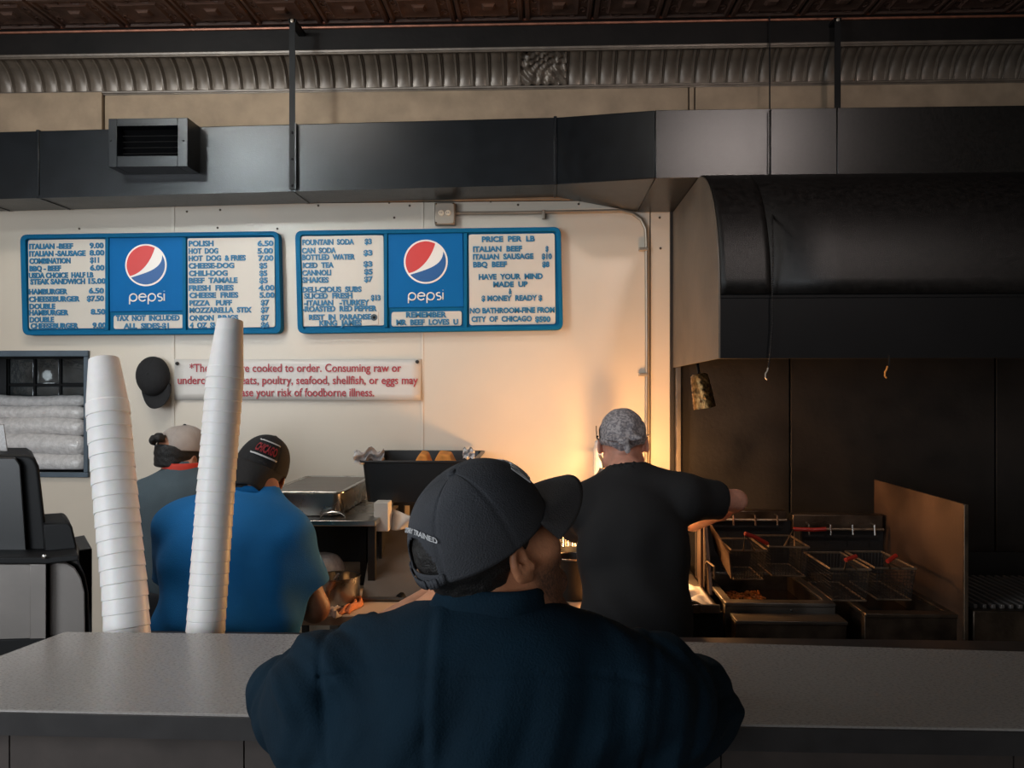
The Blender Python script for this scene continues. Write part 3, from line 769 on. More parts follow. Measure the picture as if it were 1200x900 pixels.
rows2 = R1(0, 330, [
 ('l','FOUNTAIN  SODA',85,299,95), ('l','$3',343,372,91), ('l','CAN  SODA',83,224,129), ('l','$3',338,375,138), ('l','BOTTLED  WATER',84,303,157),
 ('l','ICED  TEA',87,215,190), ('l','$3',338,375,184), ('l','CANNOLI',84,204,221), ('l','$5',341,376,216), ('l','SHAKES',84,194,251), ('l','$7',341,376,247),
 ('l','DELI-CIOUS  SUBS',84,330,291), ('l','SLICED  FRESH',93,292,317), ('l','$13',369,408,324), ('l','-ITALIAN   -TURKEY',92,362,346),
 ('l','-ROASTED  RED PEPPER',85,393,371), ('l','REST  IN  PARADISE',112,371,405), ('l','KING  JAMES',155,330,429),
 ('m','REMEMBER',514,682,395), ('m','MR  BEEF  LOVES  U',474,730,426),
 ('r','PRICE  PER  LB',828,1047,82), ('r','ITALIAN  BEEF',791,995,123), ('r','$',1092,1104,122), ('r','ITALIAN  SAUSAGE',791,1042,155), ('r','$10',1076,1118,153),
 ('r','BBQ  BEEF',792,932,187), ('r','$8',1078,1108,186), ('r','HAVE  YOUR  MIND',815,1080,238), ('r','MADE  UP',875,1018,269), ('r','&',939,953,297),
 ('r','$ MONEY  READY $',827,1078,327), ('r','NO BATHROOM-FINE FROM',778,1130,378), ('r','CITY  OF  CHICAGO',785,1035,413), ('r','$500',1049,1112,413)])
mb2 = board(346, 657, 270.5, 266, 391, 386.5, 'right menu board in a blue frame, listing sodas, subs and prices per pound', {
 'l': (352, 276.5, 449, 382.5, 1, 'board'), 'e': (454, 273, 542, 360.5, 1, 'blue_panel'), 'm': (458.5, 365.5, 541, 382.5, 0, 'board'),
 'r': (549, 274.5, 650, 381, 1, 'board')}, rows2, (498.8, 306.5, 26, 478.5, 519, 351.5), (452, 545.5))
# small dark picture sticker at the corner of the left letter panel
p = at(438.5, 373, BY+0.004)
o = obj('picture_sticker', boxg(p.x-0.020, p.x+0.020, BY+0.002, BY+0.005, p.z-0.030, p.z+0.030), M['board'])
tag(o, 'tiny faded portrait sticker in the lower corner of the right menu board', 'sticker')
obj('figure', G().lathe([(0, -0.0015), (0.016, 0)], (p.x, BY+0.0015, p.z+0.004), 14, Matrix.Rotation(-PI/2, 3, 'X')), M['tee_grey'], o)
obj('figure', G().lathe([(0, -0.003), (0.008, 0)], (p.x, BY+0.0010, p.z+0.004), 12, Matrix.Rotation(-PI/2, 3, 'X')), M['black'], o)

# ------------------------------------------------------------------ red lettered notice
NYY = 3.985
t = thing('notice', 'white notice sheet with three lines of red lettering below the boards', 'sign', (at(350, 470, NYY).x, NYY, at(350, 470, NYY).z))
a, b = at(204, 421, NYY), at(493.5, 469, NYY)
def nfn(u, v):
    x = a.x+(b.x-a.x)*u; z = b.z+(a.z-b.z)*v
    y = NYY+0.003-0.012*(1-v)**2*u
    return (x, y, z)
nb = obj('sheet', G().grid(nfn, 24, 6), M['notice'], t, solid=0.003, angle=20)
def nline(s, xa, xb, yb, h):
    g = G(); A, B = at(xa, yb, NYY), at(xb, yb, NYY)
    def fn(x, y, o_):
        u = (x-a.x)/(b.x-a.x); v = (y-b.z)/(a.z-b.z); q = nfn(u, v); return (x, q[1]-0.0046-0.0006*o_, y)
    text_on(g, s, A.x, B.x, A.z, h*NYY/1000, fn, bold=0.012, ext=0.005); obj('lettering', g, M['notice_red'], nb, smooth=False)
K = 380/1200
nline('*The items are cooked to order. Consuming raw or', 140+260*K, 140+1043*K, 400+113*K, 9.6)
nline('undercooked meats, poultry, seafood, shellfish, or eggs may', 140+216*K, 140+1105*K, 400+158*K, 9.6)
nline('increase your risk of foodborne illness.', 140+380*K, 140+944*K, 400+203*K, 9.6)
for px, py in ((208, 426), (489, 424)):
    obj('screw', G().lathe([(0, -0.012), (0.007, -0.010), (0.009, -0.003)], at(px, py, NYY), 10, Matrix.Rotation(-PI/2, 3, 'X')), M['soot'], t)

# ================================================================== caps
def cap(parent, xf, m, mb, r=(0.086, 0.106, 0.098), opening=True, brim_len=0.075, brim_drop=0.30, brim_w=0.082, flip=1, name=None, button=None, low=0.0, tall=1.0, bl=None):
    """baseball cap in head space: x right, y forward, z up; flip=-1 puts the brim at the back"""
    rx, ry, rz = r; rz *= tall
    def dome(th, v, out=0.0):          # th azimuth from +y (front) clockwise, v 0 rim .. 1 crown
        zb_ = -0.010*math.cos(th)*0 + low
        e = v*PI/2; cs = math.cos(e)**0.82; sn = math.sin(e)
        seam = 0.0012*max(0, 1-abs(((th/(PI/3)) % 1)-0.5+0.0)*0) 
        s_ = ((th+PI/6) % (PI/3))/(PI/3); sg = -0.0016*math.exp(-((min(s_, 1-s_))/0.03)**2)
        rr = 1+(out+sg)/0.1
        fr = 0.5+0.5*math.cos(th)
        return Vector((math.sin(th)*cs*rx*rr, flip*math.cos(th)*cs*ry*rr*(1+0.03*fr*v), zb_+sn*rz*rr*(1.0)+0.006*fr*v))
    N, Kv = 144, 36
    v = []; f = []; idx = {}
    for j in range(Kv):
        for i in range(N):
            idx[i, j] = len(v); v.append(xf @ dome(2*PI*i/N, j/Kv))
    idx['t'] = len(v); v.append(xf @ dome(0, 1))
    def hole(i, j):
        th = 2*PI*(i+0.5)/N; d = abs(th-PI)
        return opening and (d/0.44)**2+((j+0.5-3.0)/11.0)**2 < 1 and j >= 3
    for j in range(Kv-1):
        for i in range(N):
            if hole(i, j): continue
            f.append((idx[i, j], idx[(i+1) % N, j], idx[(i+1) % N, j+1], idx[i, j+1]))
    for i in range(N): f.append((idx[i, Kv-1], idx[(i+1) % N, Kv-1], idx['t']))
    c = obj('crown', G().add(v, f), m, parent, solid=0.0022, angle=80)
    bz = dome(0, 1)
    obj('button', G().lathe([(0.0, 0.006), (0.006, 0.004), (0.008, 0.0)], xf @ (bz-Vector((0, 0, 0.001))), 10, xf.to_3x3()), button or m, parent)
    # brim
    def bf(u, v_):
        s_ = (u-0.5)*2; a = s_*1.02
        e0 = dome(a, 0.02)
        x = s_*brim_w*(1-0.10*v_); 
        base = Vector((e0.x, e0.y, e0.z))
        tip = Vector((s_*brim_w*0.90, flip*(ry*0.72+brim_len*math.sqrt(max(0, 1-abs(s_)**2.6))+ry*0.26*(1-s_*s_)), low-brim_drop*brim_len-0.030*s_*s_))
        p = base.lerp(tip, v_); p.z += 0.006*math.sin(PI*v_)*(1-s_*s_)
        return xf @ p
    bo = obj('brim', G().grid(bf, 28, 10), mb, parent, solid=0.004, angle=80)
    return dome, c

def cap_text(s, dome, xf, th0, th1, v0, h, parent, m, out=0.0035, arcf=0.0, up=1, bold=0.03):
    g = G()
    def fn(x, y, o_):
        th = x; vv = v0+(y)+arcf*(1-((x-(th0+th1)/2)/((th1-th0)/2))**2)
        return xf @ dome(th, vv, out+0.0015*o_)
    text_on(g, s, th0, th1, 0, h, fn, bold=bold, ext=0.02)
    obj('lettering', g, m, parent, smooth=False)
def head_xf(pos, yaw, pitch=0, roll=0):
    """yaw: degrees clockwise from +Y (away from the camera) towards +X; pitch up; roll to the right"""
    return Matrix.Translation(pos) @ (Matrix.Rotation(-math.radians(yaw), 4, 'Z') @ Matrix.Rotation(math.radians(pitch), 4, 'X') @ Matrix.Rotation(math.radians(roll), 4, 'Y'))

# cap on the wall
p = at(183, 449, 3.93)
ck = thing('baseball_cap', 'black baseball cap hung on the white wall beside the red lettered notice', 'cap', (p.x, 3.96, at(183, 481, 3.93).z))
xf = Matrix.Translation(at(180, 441, 3.965)) @ Matrix.Rotation(math.radians(-17), 4, 'Y') @ Matrix.Rotation(math.radians(80), 4, 'X') @ Matrix.Rotation(PI, 4, 'Z') @ Matrix.Scale(0.94, 4)
# crown faces the room, brim points down
cap(ck, xf, M['fabric_black'], M['fabric_black'], r=(0.084, 0.100, 0.060), opening=False, brim_len=0.075, brim_drop=-0.35)
# ================================================================== service counter
cb = [(75, 740), (380, 743), (820, 752), (1200, 763), (1500, 771)]
cf = [(1500, 858), (1200, 855), (850, 849), (280, 838), (0, 832)]
back = [atz(x, y, 1.10) for x, y in cb]; front = [atz(x, y, 1.10) for x, y in cf]
fl = atz(0, 832, 1.10)
poly = [(p.x, p.y) for p in back]+[(p.x, p.y) for p in front]+[(-1.27, fl.y+0.012)]
ctr = thing('service_counter', 'grey laminate service counter running across the foreground', 'counter', (0.3, 1.8, 0))
obj('countertop', G().prism(poly, lambda p, s: (p[0], p[1], 1.10 if s else 1.058)), M['counter'], ctr, bevel=0.004)
eg = G()
ff = [(-1.27, fl.y+0.012)]+[(p.x, p.y) for p in reversed(front)]
for (xa, ya), (xb, yb) in zip(ff[:-1], ff[1:]):
    eg.hexa([(xa, ya-0.006, 1.056), (xb, yb-0.006, 1.056), (xb, yb, 1.056), (xa, ya, 1.056), (xa, ya-0.006, 1.097), (xb, yb-0.006, 1.097), (xb, yb, 1.097), (xa, ya, 1.097)])
obj('edge_band', eg, M['counter_edge'], ctr)
for (xa, ya), (xb, yb) in zip(ff[:-1], ff[1:]):
    obj('front_panel', G().hexa([(xa, ya+0.03, 0.0), (xb-0.003, yb+0.03, 0.0), (xb-0.003, yb+0.06, 0.0), (xa, ya+0.06, 0.0), (xa, ya+0.03, 1.056), (xb-0.003, yb+0.03, 1.056), (xb-0.003, yb+0.06, 1.056), (xa, ya+0.06, 1.056)]), M['counter_front'], ctr)
obj('back_ledge', boxg(-1.17, 1.9, 2.085, 2.38, 0.96, 1.0), M['counter_edge'], ctr, bevel=0.004)
obj('back_panel', boxg(-1.15, 1.88, 2.10, 2.13, 0.0, 0.96), M['counter_front'], ctr)

# ------------------------------------------------------------------ two leaning stacks of foam cups
ords = ['topmost', 'second', 'third', 'fourth', 'fifth', 'sixth', 'seventh', 'eighth', 'ninth', 'tenth', 'eleventh', 'twelfth', 'thirteenth', 'fourteenth', 'fifteenth', 'sixteenth',
        'seventeenth', 'eighteenth', 'nineteenth', 'twentieth', 'twenty-first', 'twenty-second', 'twenty-third', 'twenty-fourth', 'twenty-fifth', 'twenty-sixth', 'twenty-seventh', 'twenty-eighth']
def cup_geo(R, H, pitch):
    pr = [(R*0.90, 0.001), (R*0.985, -0.0005), (R*1.0, 0.0012), (R*0.965, pitch*0.9), (R*0.955, pitch*0.98), (R*0.925, pitch*1.03), (R*0.915, pitch*1.3), (R*0.70, H-0.004), (R*0.685, H), (R*0.60, H), (R*0.58, H-0.004), (0.0005, H-0.004)]
    return G().lathe(pr, (0, 0, 0), 40)
def cups(which, path, R, H, n, seed):
    """path: (px, py, Y) along the axis from the foot to the crown of the stack"""
    rnd = random.Random(seed)
    P = [at(*q) for q in path]; P[0].z = 1.0
    # resample the axis
    fine = []
    for a, b in zip(P[:-1], P[1:]):
        for k in range(40): fine.append(a.lerp(b, k/40))
    fine.append(P[-1]); acc = [0]
    for a, b in zip(fine[:-1], fine[1:]): acc.append(acc[-1]+(b-a).length)
    tot = acc[-1]; pitch = (tot-H)/(n-1)
    def pos(s):
        k = 0
        while k < len(acc)-2 and acc[k+1] < s: k += 1
        t = (s-acc[k])/max(1e-9, acc[k+1]-acc[k]); return fine[k].lerp(fine[k+1], t), (fine[min(k+6, len(fine)-1)]-fine[max(k-6, 0)]).normalized()
    first = None
    for k in range(n):
        p, d = pos(k*pitch)
        rank = n-1-k
        lab = ('topmost' if rank == 0 else ords[rank]+' from the top')+' white foam cup in the %s leaning stack on the counter' % which
        if k == 0: lab = 'bottom white foam cup of the %s leaning stack behind the counter edge' % which
        if first is None:
            o = obj('foam_cup', cup_geo(R, H, pitch), M['foam'], origin=(0, 0, 0), angle=25); first = o
        else:
            o = first.copy(); COL.objects.link(o)
        o.location = p; o.rotation_euler = d.to_track_quat('Z', 'Y').to_euler()
        o.rotation_euler.rotate_axis('X', rnd.uniform(-0.01, 0.01))
        tag(o, lab, 'cup', 'foam cups in the %s leaning stack' % which)
cups('left', [(151, 760, 2.14), (146, 690, 2.17), (137, 600, 2.21), (128, 500, 2.26), (122, 421, 2.30)], 0.0565, 0.160, 18, 1)
cups('right', [(239, 760, 2.17), (245, 680, 2.19), (254, 560, 2.22), (263, 450, 2.25), (270, 376, 2.28)], 0.0492, 0.160, 25, 2)

# ------------------------------------------------------------------ appliance at the left end
mc = thing('counter_appliance', 'black and steel machine with a tall black top beside the left foam cups', 'machine', (-1.62, 2.35, 0.70))
Y0 = 2.12
def hx(poly, Y, th, nm, m, bev=0.006, par=mc, **k):
    return obj(nm, G().prism([(at(a, b, Y).x, at(a, b, Y).z) for a, b in poly], lambda p, s: (p[0]-0.55*th*s, Y+0.84*th*s, p[1])), m, par, bevel=bev, **k)
hx([(-120, 531), (34, 533), (41, 537), (46, 547), (52, 600), (58, 652), (-120, 652)], Y0+0.10, 0.30, 'black_hood', M['black'], 0.012, seg=4)
hx([(-120, 535), (18, 536), (24, 545), (32, 652), (-120, 652)], Y0+0.085, 0.02, 'front_cover', M['tub'], 0.004)
hx([(50, 614), (80, 612), (85, 618), (90, 640), (90, 656), (52, 656)], Y0+0.08, 0.20, 'side_housing', M['black'], 0.006)
hx([(-120, 653), (60, 653), (92, 650), (92, 657), (56, 661), (-120, 661)], Y0-0.01, 0.30, 'rail', M['black'], 0.003)
hx([(-120, 661), (54, 661), (54, 757), (-120, 759)], Y0, 0.32, 'steel_body', M['steel_plate'], 0.003)
hx([(35, 661), (54, 661), (54, 752), (35, 754)], Y0-0.004, 0.01, 'corner_post', M['steel_plate'], 0.002)
hx([(-120, 753), (54, 748), (60, 765), (-120, 775)], Y0-0.006, 0.34, 'base', M['black'], 0.003)
arch = [(58, 745), (58, 662), (66, 659), (78, 660), (88, 666), (95, 678), (99, 694), (100, 745)]
hx(arch, Y0+0.02, 0.02, 'chute_plate', M['steel_plate'], 0.003)
hx([(56, 750), (56, 657), (78, 656), (92, 662), (100, 675), (104, 694), (105, 760), (56, 762)], Y0+0.045, 0.25, 'chute_housing', M['black'], 0.004)
o_ = at(52, 652, Y0-0.015)
obj('bolt', G().lathe([(0, -0.006), (0.005, -0.004), (0.006, 0)], o_, 10, Matrix.Rotation(-PI/2, 3, 'X')), M['steel'], mc)
g = hx([(92, 645), (108, 642), (108, 770), (92, 770)], Y0+0.32, 0.25, 'rear_housing', M['tub'], 0.004)
st = thing('back_stand', 'dark low stand under the machine, hidden behind the counter end', 'stand', (-1.62, 2.3, 0))
obj('stand_top', boxg(-2.1, -1.24, 2.10, 2.46, 0.86, 0.90), M['counter_edge'], st)
for x in (-2.06, -1.28):
    for y in (2.14, 2.42): obj('leg', boxg(x-0.02, x+0.02, y-0.02, y+0.02, 0, 0.86), M['black'], st)
# grey card leaning beside the machine top
p = at(2, 515, 2.50)
o = obj('grey_box', G().hexa([at(-30, 534, 2.34), at(10, 534, 2.34), at(10, 534, 2.44)+Vector((0, 0, 0)), at(-30, 534, 2.44), at(-30, 496, 2.34), at(5, 497, 2.34), at(5, 497, 2.44), at(-30, 496, 2.44)]), M['counter'], bevel=0.003)
tag(o, 'small grey box on top of the black machine at the left edge', 'box')

# ================================================================== back work line
# the shelf over the table (steel rack)
wt = thing('work_table', 'long steel work table with a pale top along the white wall', 'table', (-0.3, 3.5, 0))
obj('table_top', boxg(-1.02, 0.37, 2.99, 3.97, 0.845, 0.88), M['board_wood'], wt, bevel=0.004)
obj('lower_shelf', boxg(-1.0, 0.35, 3.05, 3.95, 0.30, 0.33), M['steel_dirty'], wt, bevel=0.003)
for x in (-0.98, 0.33):
    for y in (3.04, 3.93): obj('leg', boxg(x-0.02, x+0.02, y-0.02, y+0.02, 0, 0.845), M['steel_dull'], wt)
sx0, sx1 = -1.14, at(440, 612, 3.27).x
zs = at(390, 610, 3.27).z
rs_ = thing('steel_rack', 'steel rack with a flat shelf carrying the deep steel pan', 'shelf', (-1.05, 3.6, 0))
obj('shelf', boxg(sx0, sx1, 3.27, 3.97, zs-0.022, zs), M['steel'], rs_, bevel=0.003)
obj('back_sheet', boxg(sx0, sx1, 3.90, 3.93, 0.88, zs-0.022), M['soot'], rs_)
obj('side_sheet', boxg(sx1-0.012, sx1, 3.40, 3.90, 0.88, zs-0.022), M['soot'], rs_)
for x in (sx0+0.02, sx1-0.02):
    obj('post', boxg(x-0.014, x+0.014, 3.29, 3.318, 0.88 if x > -1.02 else 0, zs-0.022), M['soot'], rs_)
    obj('post', boxg(x-0.014, x+0.014, 3.92, 3.948, 0.88 if x > -1.02 else 0, zs-0.022), M['soot'], rs_)

# deep steel pan
def pan(name, label, cat, x0, x1, y0, y1, z0, z1, m, rim=0.016, taper=0.02, th=0.004, group=None, inner=None, rimm=None):
    t = thing(name, label, cat, ((x0+x1)/2, (y0+y1)/2, z0), group)
    def ring(x0, x1, y0, y1, z, r):
        out = []
        for cx, cy, a0 in ((x1-r, y1-r, 0), (x0+r, y1-r, PI/2), (x0+r, y0+r, PI), (x1-r, y0+r, 1.5*PI)):
            for k in range(6): a = a0+k/5*PI/2; out.append((cx+r*math.cos(a), cy+r*math.sin(a), z))
        return out
    L = [ring(x0-rim, x1+rim, y0-rim, y1+rim, z1-0.008, 0.03), ring(x0-rim, x1+rim, y0-rim, y1+rim, z1, 0.03), ring(x0, x1, y0, y1, z1, 0.025), ring(x0+taper, x1-taper, y0+taper, y1-taper, z0+0.004, 0.03), ring(x0+taper+0.02, x1-taper-0.02, y0+taper+0.02, y1-taper-0.02, z0, 0.02)]
    v = [p for r in L for p in r]; n = 24; f = []
    for i in range(4):
        for k in range(n): f.append((i*n+k, i*n+(k+1) % n, (i+1)*n+(k+1) % n, (i+1)*n+k))
    f.append(tuple(4*n+k for k in range(n)))
    b = G().add(v, f)
    obj('pan_body', b, m, t, solid=-0.0025, angle=45)
    g = G().tube(ring(x0-rim, x1+rim, y0-rim, y1+rim, z1-0.003, 0.03), 0.005, 8, closed=True)
    obj('rim', g, rimm or m, t)
    return t
xa, xb = at(318, 575, 3.36).x, at(398, 575, 3.36).x
pt = pan('steel_pan', 'deep stainless pan on the steel shelf behind the blue-shirted worker', 'pan', xa, xb, 3.36, 3.90, zs+0.002, at(398, 576, 3.36).z, M['steel'], taper=0.006)
zl_ = at(398, 576, 3.36).z
obj('lid', boxg(xa-0.006, xb+0.006, 3.354, 3.906, zl_-0.006, zl_-0.001), M['steel_dull'], pt, bevel=0.002)
# loose steel handle on the shelf
p = at(392, 606, 3.32)
o = obj('steel_tongs', G().tube([at(376, 606, 3.33), at(380, 602, 3.33), at(390, 600, 3.33), at(400, 601, 3.33), at(404, 604, 3.33), at(404, 608, 3.30), at(394, 609, 3.29)], 0.004, 6), M['steel'])
tag(o, 'bent steel handle lying on the shelf in front of the deep steel pan', 'utensil')

# wrapped bundle and dark boxes under the shelf
def blob(name, label, cat, c, r, m, seed=0, amp=0.01, h=0.008, R=None):
    f = lambda P: ell(P, c, r)+amp*noise3(P, 45, seed)
    o = sdf_obj(name, f, [c[i]-r[i]-0.03 for i in range(3)], [c[i]+r[i]+0.03 for i in range(3)], h, m, None, 2)
    return tag(o, label, cat)
c = at(388, 665, 3.45)
blob('wrapped_bundle', 'crumpled clear-wrapped bundle in the dark space under the steel shelf', 'bundle', (c.x-0.03, 3.45, 0.945), (0.09, 0.08, 0.066), M['plastic_wrap'], 3, 0.006)
# round steel pot
c = at(397, 672, 3.17)
t = thing('steel_pot', 'round shiny steel pot on the pale worktop beside the blue-shirted worker', 'pot', (c.x, 3.17, 0.88))
R_ = 0.078; zp = at(397, 676, 3.17).z
obj('pot_body', G().lathe([(0.001, 0.884), (R_*0.93, 0.884), (R_, 0.893), (R_, zp), (R_*1.06, zp+0.003), (R_*1.06, zp+0.006), (R_*0.97, zp+0.004), (R_*0.97, 0.90), (R_*0.9, 0.893), (0.001, 0.893)], (c.x, 3.17, 0), 40), M['steel'], t, angle=40)
obj('contents', G().lathe([(0.001, 0.93), (R_*0.96, 0.93)], (c.x, 3.17, 0), 30), M['oil'], t)
obj('ladle_handle', G().tube([(c.x-0.03, 3.12, 0.93), (c.x+0.0, 3.10, zp+0.004), (c.x+0.02, 3.09, zp+0.03)], 0.004, 6), M['steel'], t)
# cloth
def cloth(name, label, px0, px1, py0, py1, m, seed, parent=None, z0=0.882, hh=0.02, cut=None):
    A, B = atz(px0, py1, 0.88), atz(px1, py0, 0.88)
    rnd = random.Random(seed)
    def fn(u, v):
        x = A.x+(B.x-A.x)*u+0.012*math.sin(v*7+seed); y = A.y+(B.y-A.y)*v+0.012*math.sin(u*6+seed)
        e = min(u, 1-u, v, 1-v); z = z0+min(1, e*7)*hh*(0.55+0.45*math.sin(u*13+3*math.sin(v*5+seed))*math.cos(v*9+seed))
        return (x, y, z)
    o = obj(name, G().grid(fn, 24, 16), m, parent, solid=0.003, angle=80)
    if parent is None: tag(o, label, 'cloth')
    return o
cloth('kitchen_rag', 'crumpled white rag lying on the pale worktop in front of the pot', 382, 404, 714, 724, M['rag'], 1)
cloth('orange_rag', 'crumpled orange rag on the pale worktop beside the steel pot', 401, 428, 702, 720, M['rag_orange'], 4, hh=0.02)

# inclined steel cover
A, B, C, D = at(423, 706, 3.20), at(508, 706, 3.20), at(500, 620, 3.56), at(437, 620, 3.56)
A.z = B.z = 0.884
t = thing('steel_cover', 'stained sloping steel cover leaning on the worktop under the black tub', 'cover', ((A.x+B.x)/2, 3.20, 0.88))
n_ = Vector((0, 0.010, 0.0))
obj('sheet', G().hexa([A, B, B+Vector((0, .012, 0)), A+Vector((0, .012, 0)), D, C, C+Vector((0, .012, 0)), D+Vector((0, .012, 0))]), M['steel_plate'], t, bevel=0.003)
obj('lip', G().tube([A+Vector((0, -.004, .006)), B+Vector((0, -.004, .006))], 0.008, 8), M['steel_dull'], t)
kp = at(471, 697, 3.235)
obj('knob', G().lathe([(0.0, -0.045), (0.016, -0.04), (0.020, -0.02), (0.012, 0.0)], kp, 16, Matrix.Rotation(math.radians(-70), 3, 'X')), M['black'], t)
obj('bracket', boxg(D.x-0.03, D.x-0.005, 3.45, 3.9, 0.88, at(437, 612, 3.5).z), M['black'], t)
# stand carrying the black tub
zt_ = at(490, 590, 3.43).z
TX0, TX1 = at(424, 540, 3.43).x, at(553, 540, 3.43).x
tst = thing('tub_stand', 'dark steel stand behind the sloping cover, carrying the black tub', 'stand', ((TX0+TX1)/2, 3.72, 0.88))
obj('stand_top', boxg(TX0+0.10, TX1-0.03, 3.58, 3.95, zt_-0.03, zt_-0.002), M['soot'], tst)
for x in (TX0+0.13, TX1-0.06):
    for y in (3.62, 3.92): obj('leg', boxg(x-0.012, x+0.012, y-0.012, y+0.012, 0.88, zt_-0.03), M['soot'], tst)
tb = pan('black_tub', 'black plastic tub holding bread pieces, raised beside the white wall', 'tub', TX0, TX1, 3.43, 3.94, zt_, at(490, 540, 3.43).z, M['tub'], rim=0.014, taper=0.016)
# liner bag at its left corner
pL = at(420, 537, 3.43)
def lf(u, v):
    p = at(416+30*u, 528+14*v+2*math.sin(u*9), 3.425)
    return (p.x, 3.402+0.10*u+0.012*math.sin(v*9+u*11), p.z+0.008*math.sin(u*14))
obj('liner_corner', G().grid(lf, 12, 8), M['plastic_wrap'], tb, solid=0.001, angle=80, label='torn clear plastic liner at the left corner')
def lf2(u, v):
    p = at(543+14*u, 525+12*v, 3.425)
    return (p.x, 3.402+0.012*math.sin(v*9+u*11), p.z+0.006*math.sin(u*12))
obj('liner_corner', G().grid(lf2, 8, 6), M['plastic_wrap'], tb, solid=0.001, angle=80)
# bread
def wedge(px0, px1, py0, py1, label, skew):
    Yb = 3.60; a, b = at(px0, py1+6, Yb), at(px1, py0, Yb)
    poly = [(a.x, a.z), (b.x, a.z), (b.x-0.25*(b.x-a.x), b.z-0.006), (a.x+skew*(b.x-a.x), b.z), (a.x+0.06*(b.x-a.x), (a.z+b.z)/2)]
    o = obj('bread_piece', G().prism(poly, lambda p, s: (p[0], Yb+s*0.09, p[1]+0.01*s)), M['bread'], bevel=0.008, seg=3)
    tag(o, label, 'bread', 'bread pieces in the black tub')
wedge(486, 504, 532, 540, 'left bread piece sticking up out of the black tub', 0.3)
wedge(508, 533, 532, 540, 'right bread piece, longer and sloping, in the black tub', 0.2)
o = obj('bread_heap', boxg(TX0+0.06, TX1-0.06, 3.52, 3.86, zt_+0.012, at(490, 541, 3.6).z-0.03), M['bread'], bevel=0.03, seg=3)
tag(o, 'bread heaped out of sight inside the black tub', 'bread')
# white papers below the tub
a, b = at(438, 586, 3.36), at(455, 620, 3.36)
o = obj('paper_stack', boxg(a.x, b.x, 3.36, 3.44, b.z-0.01, a.z-0.01), M['white'], bevel=0.003)
tag(o, 'upright stack of white paper under the left side of the black tub', 'paper')
def pf(u, v):
    p = at(446+42*u, 594+16*v+10*u*(1-v), 3.44)
    q = at(458+28*u, 620-2*u, 3.44)
    r = Vector((p.x, 0, p.z)).lerp(Vector((q.x, 0, q.z)), v)
    return (r.x, 3.425+0.03*math.sin(u*5+v*3), r.z)
o = obj('paper_sheet', G().grid(pf, 10, 8), M['white'], solid=0.001, angle=80)
tag(o, 'curled white paper sheet drooping below the black tub', 'paper')

# ------------------------------------------------------------------ steam table between customer and grill cook
z1 = at(665, 650, 3.42).z
x0, x1 = at(636, 650, 3.42).x, at(700, 650, 3.42).x
stt = thing('steam_table', 'steel steam table holding a lit pan beside the customer\'s face', 'steam table', ((x0+x1)/2, 3.6, 0.88))
obj('body', boxg(x0-0.02, x1+0.10, 3.44, 3.94, 0.88, z1-0.10), M['steel_dirty'], stt, bevel=0.004)
obj('black_insert', G().lathe([(0.001, z1-0.095), (0.075, z1-0.095), (0.085, z1-0.004), (0.088, z1-0.001), (0.079, z1-0.002), (0.07, z1-0.07), (0.001, z1-0.07)], (at(674, 650, 3.5).x, 3.52, 0), 30), M['tub'], stt, angle=40)
obj('side_post', boxg(at(650, 680, 3.43).x, at(654, 680, 3.43).x, 3.425, 3.44, 0.88, z1), M['steel'], stt)
obj('front_rail', G().tube([at(640, 651, 3.42), at(700, 651, 3.42)], 0.006, 8), M['steel'], stt)
def bk(u, v):
    p = at(636+64*u, 651-31*v+3*math.sin(u*13), 3.60)
    return (p.x, 3.60+0.012*math.sin(u*37)+0.06*v, p.z)
obj('foil_back', G().grid(bk, 50, 8), M['steel'], stt, solid=0.001, angle=60, label='crumpled foil guard catching the lamp light')
pc = at(670, 660, 3.28)
bpot = thing('black_pot', 'tall black pot standing on the work table just left of the grill cook', 'pot', (pc.x, 3.28, 0.88))
zq = at(670, 652, 3.28).z
obj('pot_body', G().lathe([(0.001, 0.882), (0.066, 0.882), (0.070, 0.89), (0.072, zq-0.004), (0.074, zq), (0.068, zq-0.002), (0.066, 0.90), (0.001, 0.895)], (pc.x, 3.28, 0), 32), M['tub'], bpot, angle=40)
obj('pot_rim', G().tube([(pc.x+0.073*math.cos(k*PI/14), 3.28+0.073*math.sin(k*PI/14), zq) for k in range(28)], 0.003, 6, closed=True), M['steel'], bpot)
t = thing('heat_lamp', 'heat lamp glowing behind the grill cook\'s left shoulder', 'lamp', (0.235, 3.46, 1.21))
obj('shade', G().lathe([(0.02, 1.36), (0.024, 1.35), (0.036, 1.33), (0.042, 1.30), (0.040, 1.30), (0.034, 1.328), (0.018, 1.348)], (0.235, 3.46, 0), 24), M['steel_dull'], t)
obj('bulb', G().lathe([(0.0, 1.235), (0.016, 1.242), (0.024, 1.262), (0.018, 1.29), (0.012, 1.34)], (0.235, 3.46, 0), 14), M['bulb'], t)
obj('arm', G().tube([(0.235, 3.46, 1.355), (0.235, 3.50, 1.38), (0.235, 3.95, 1.39), (0.235, 3.995, 1.39)], 0.008, 8), M['steel_dull'], t)
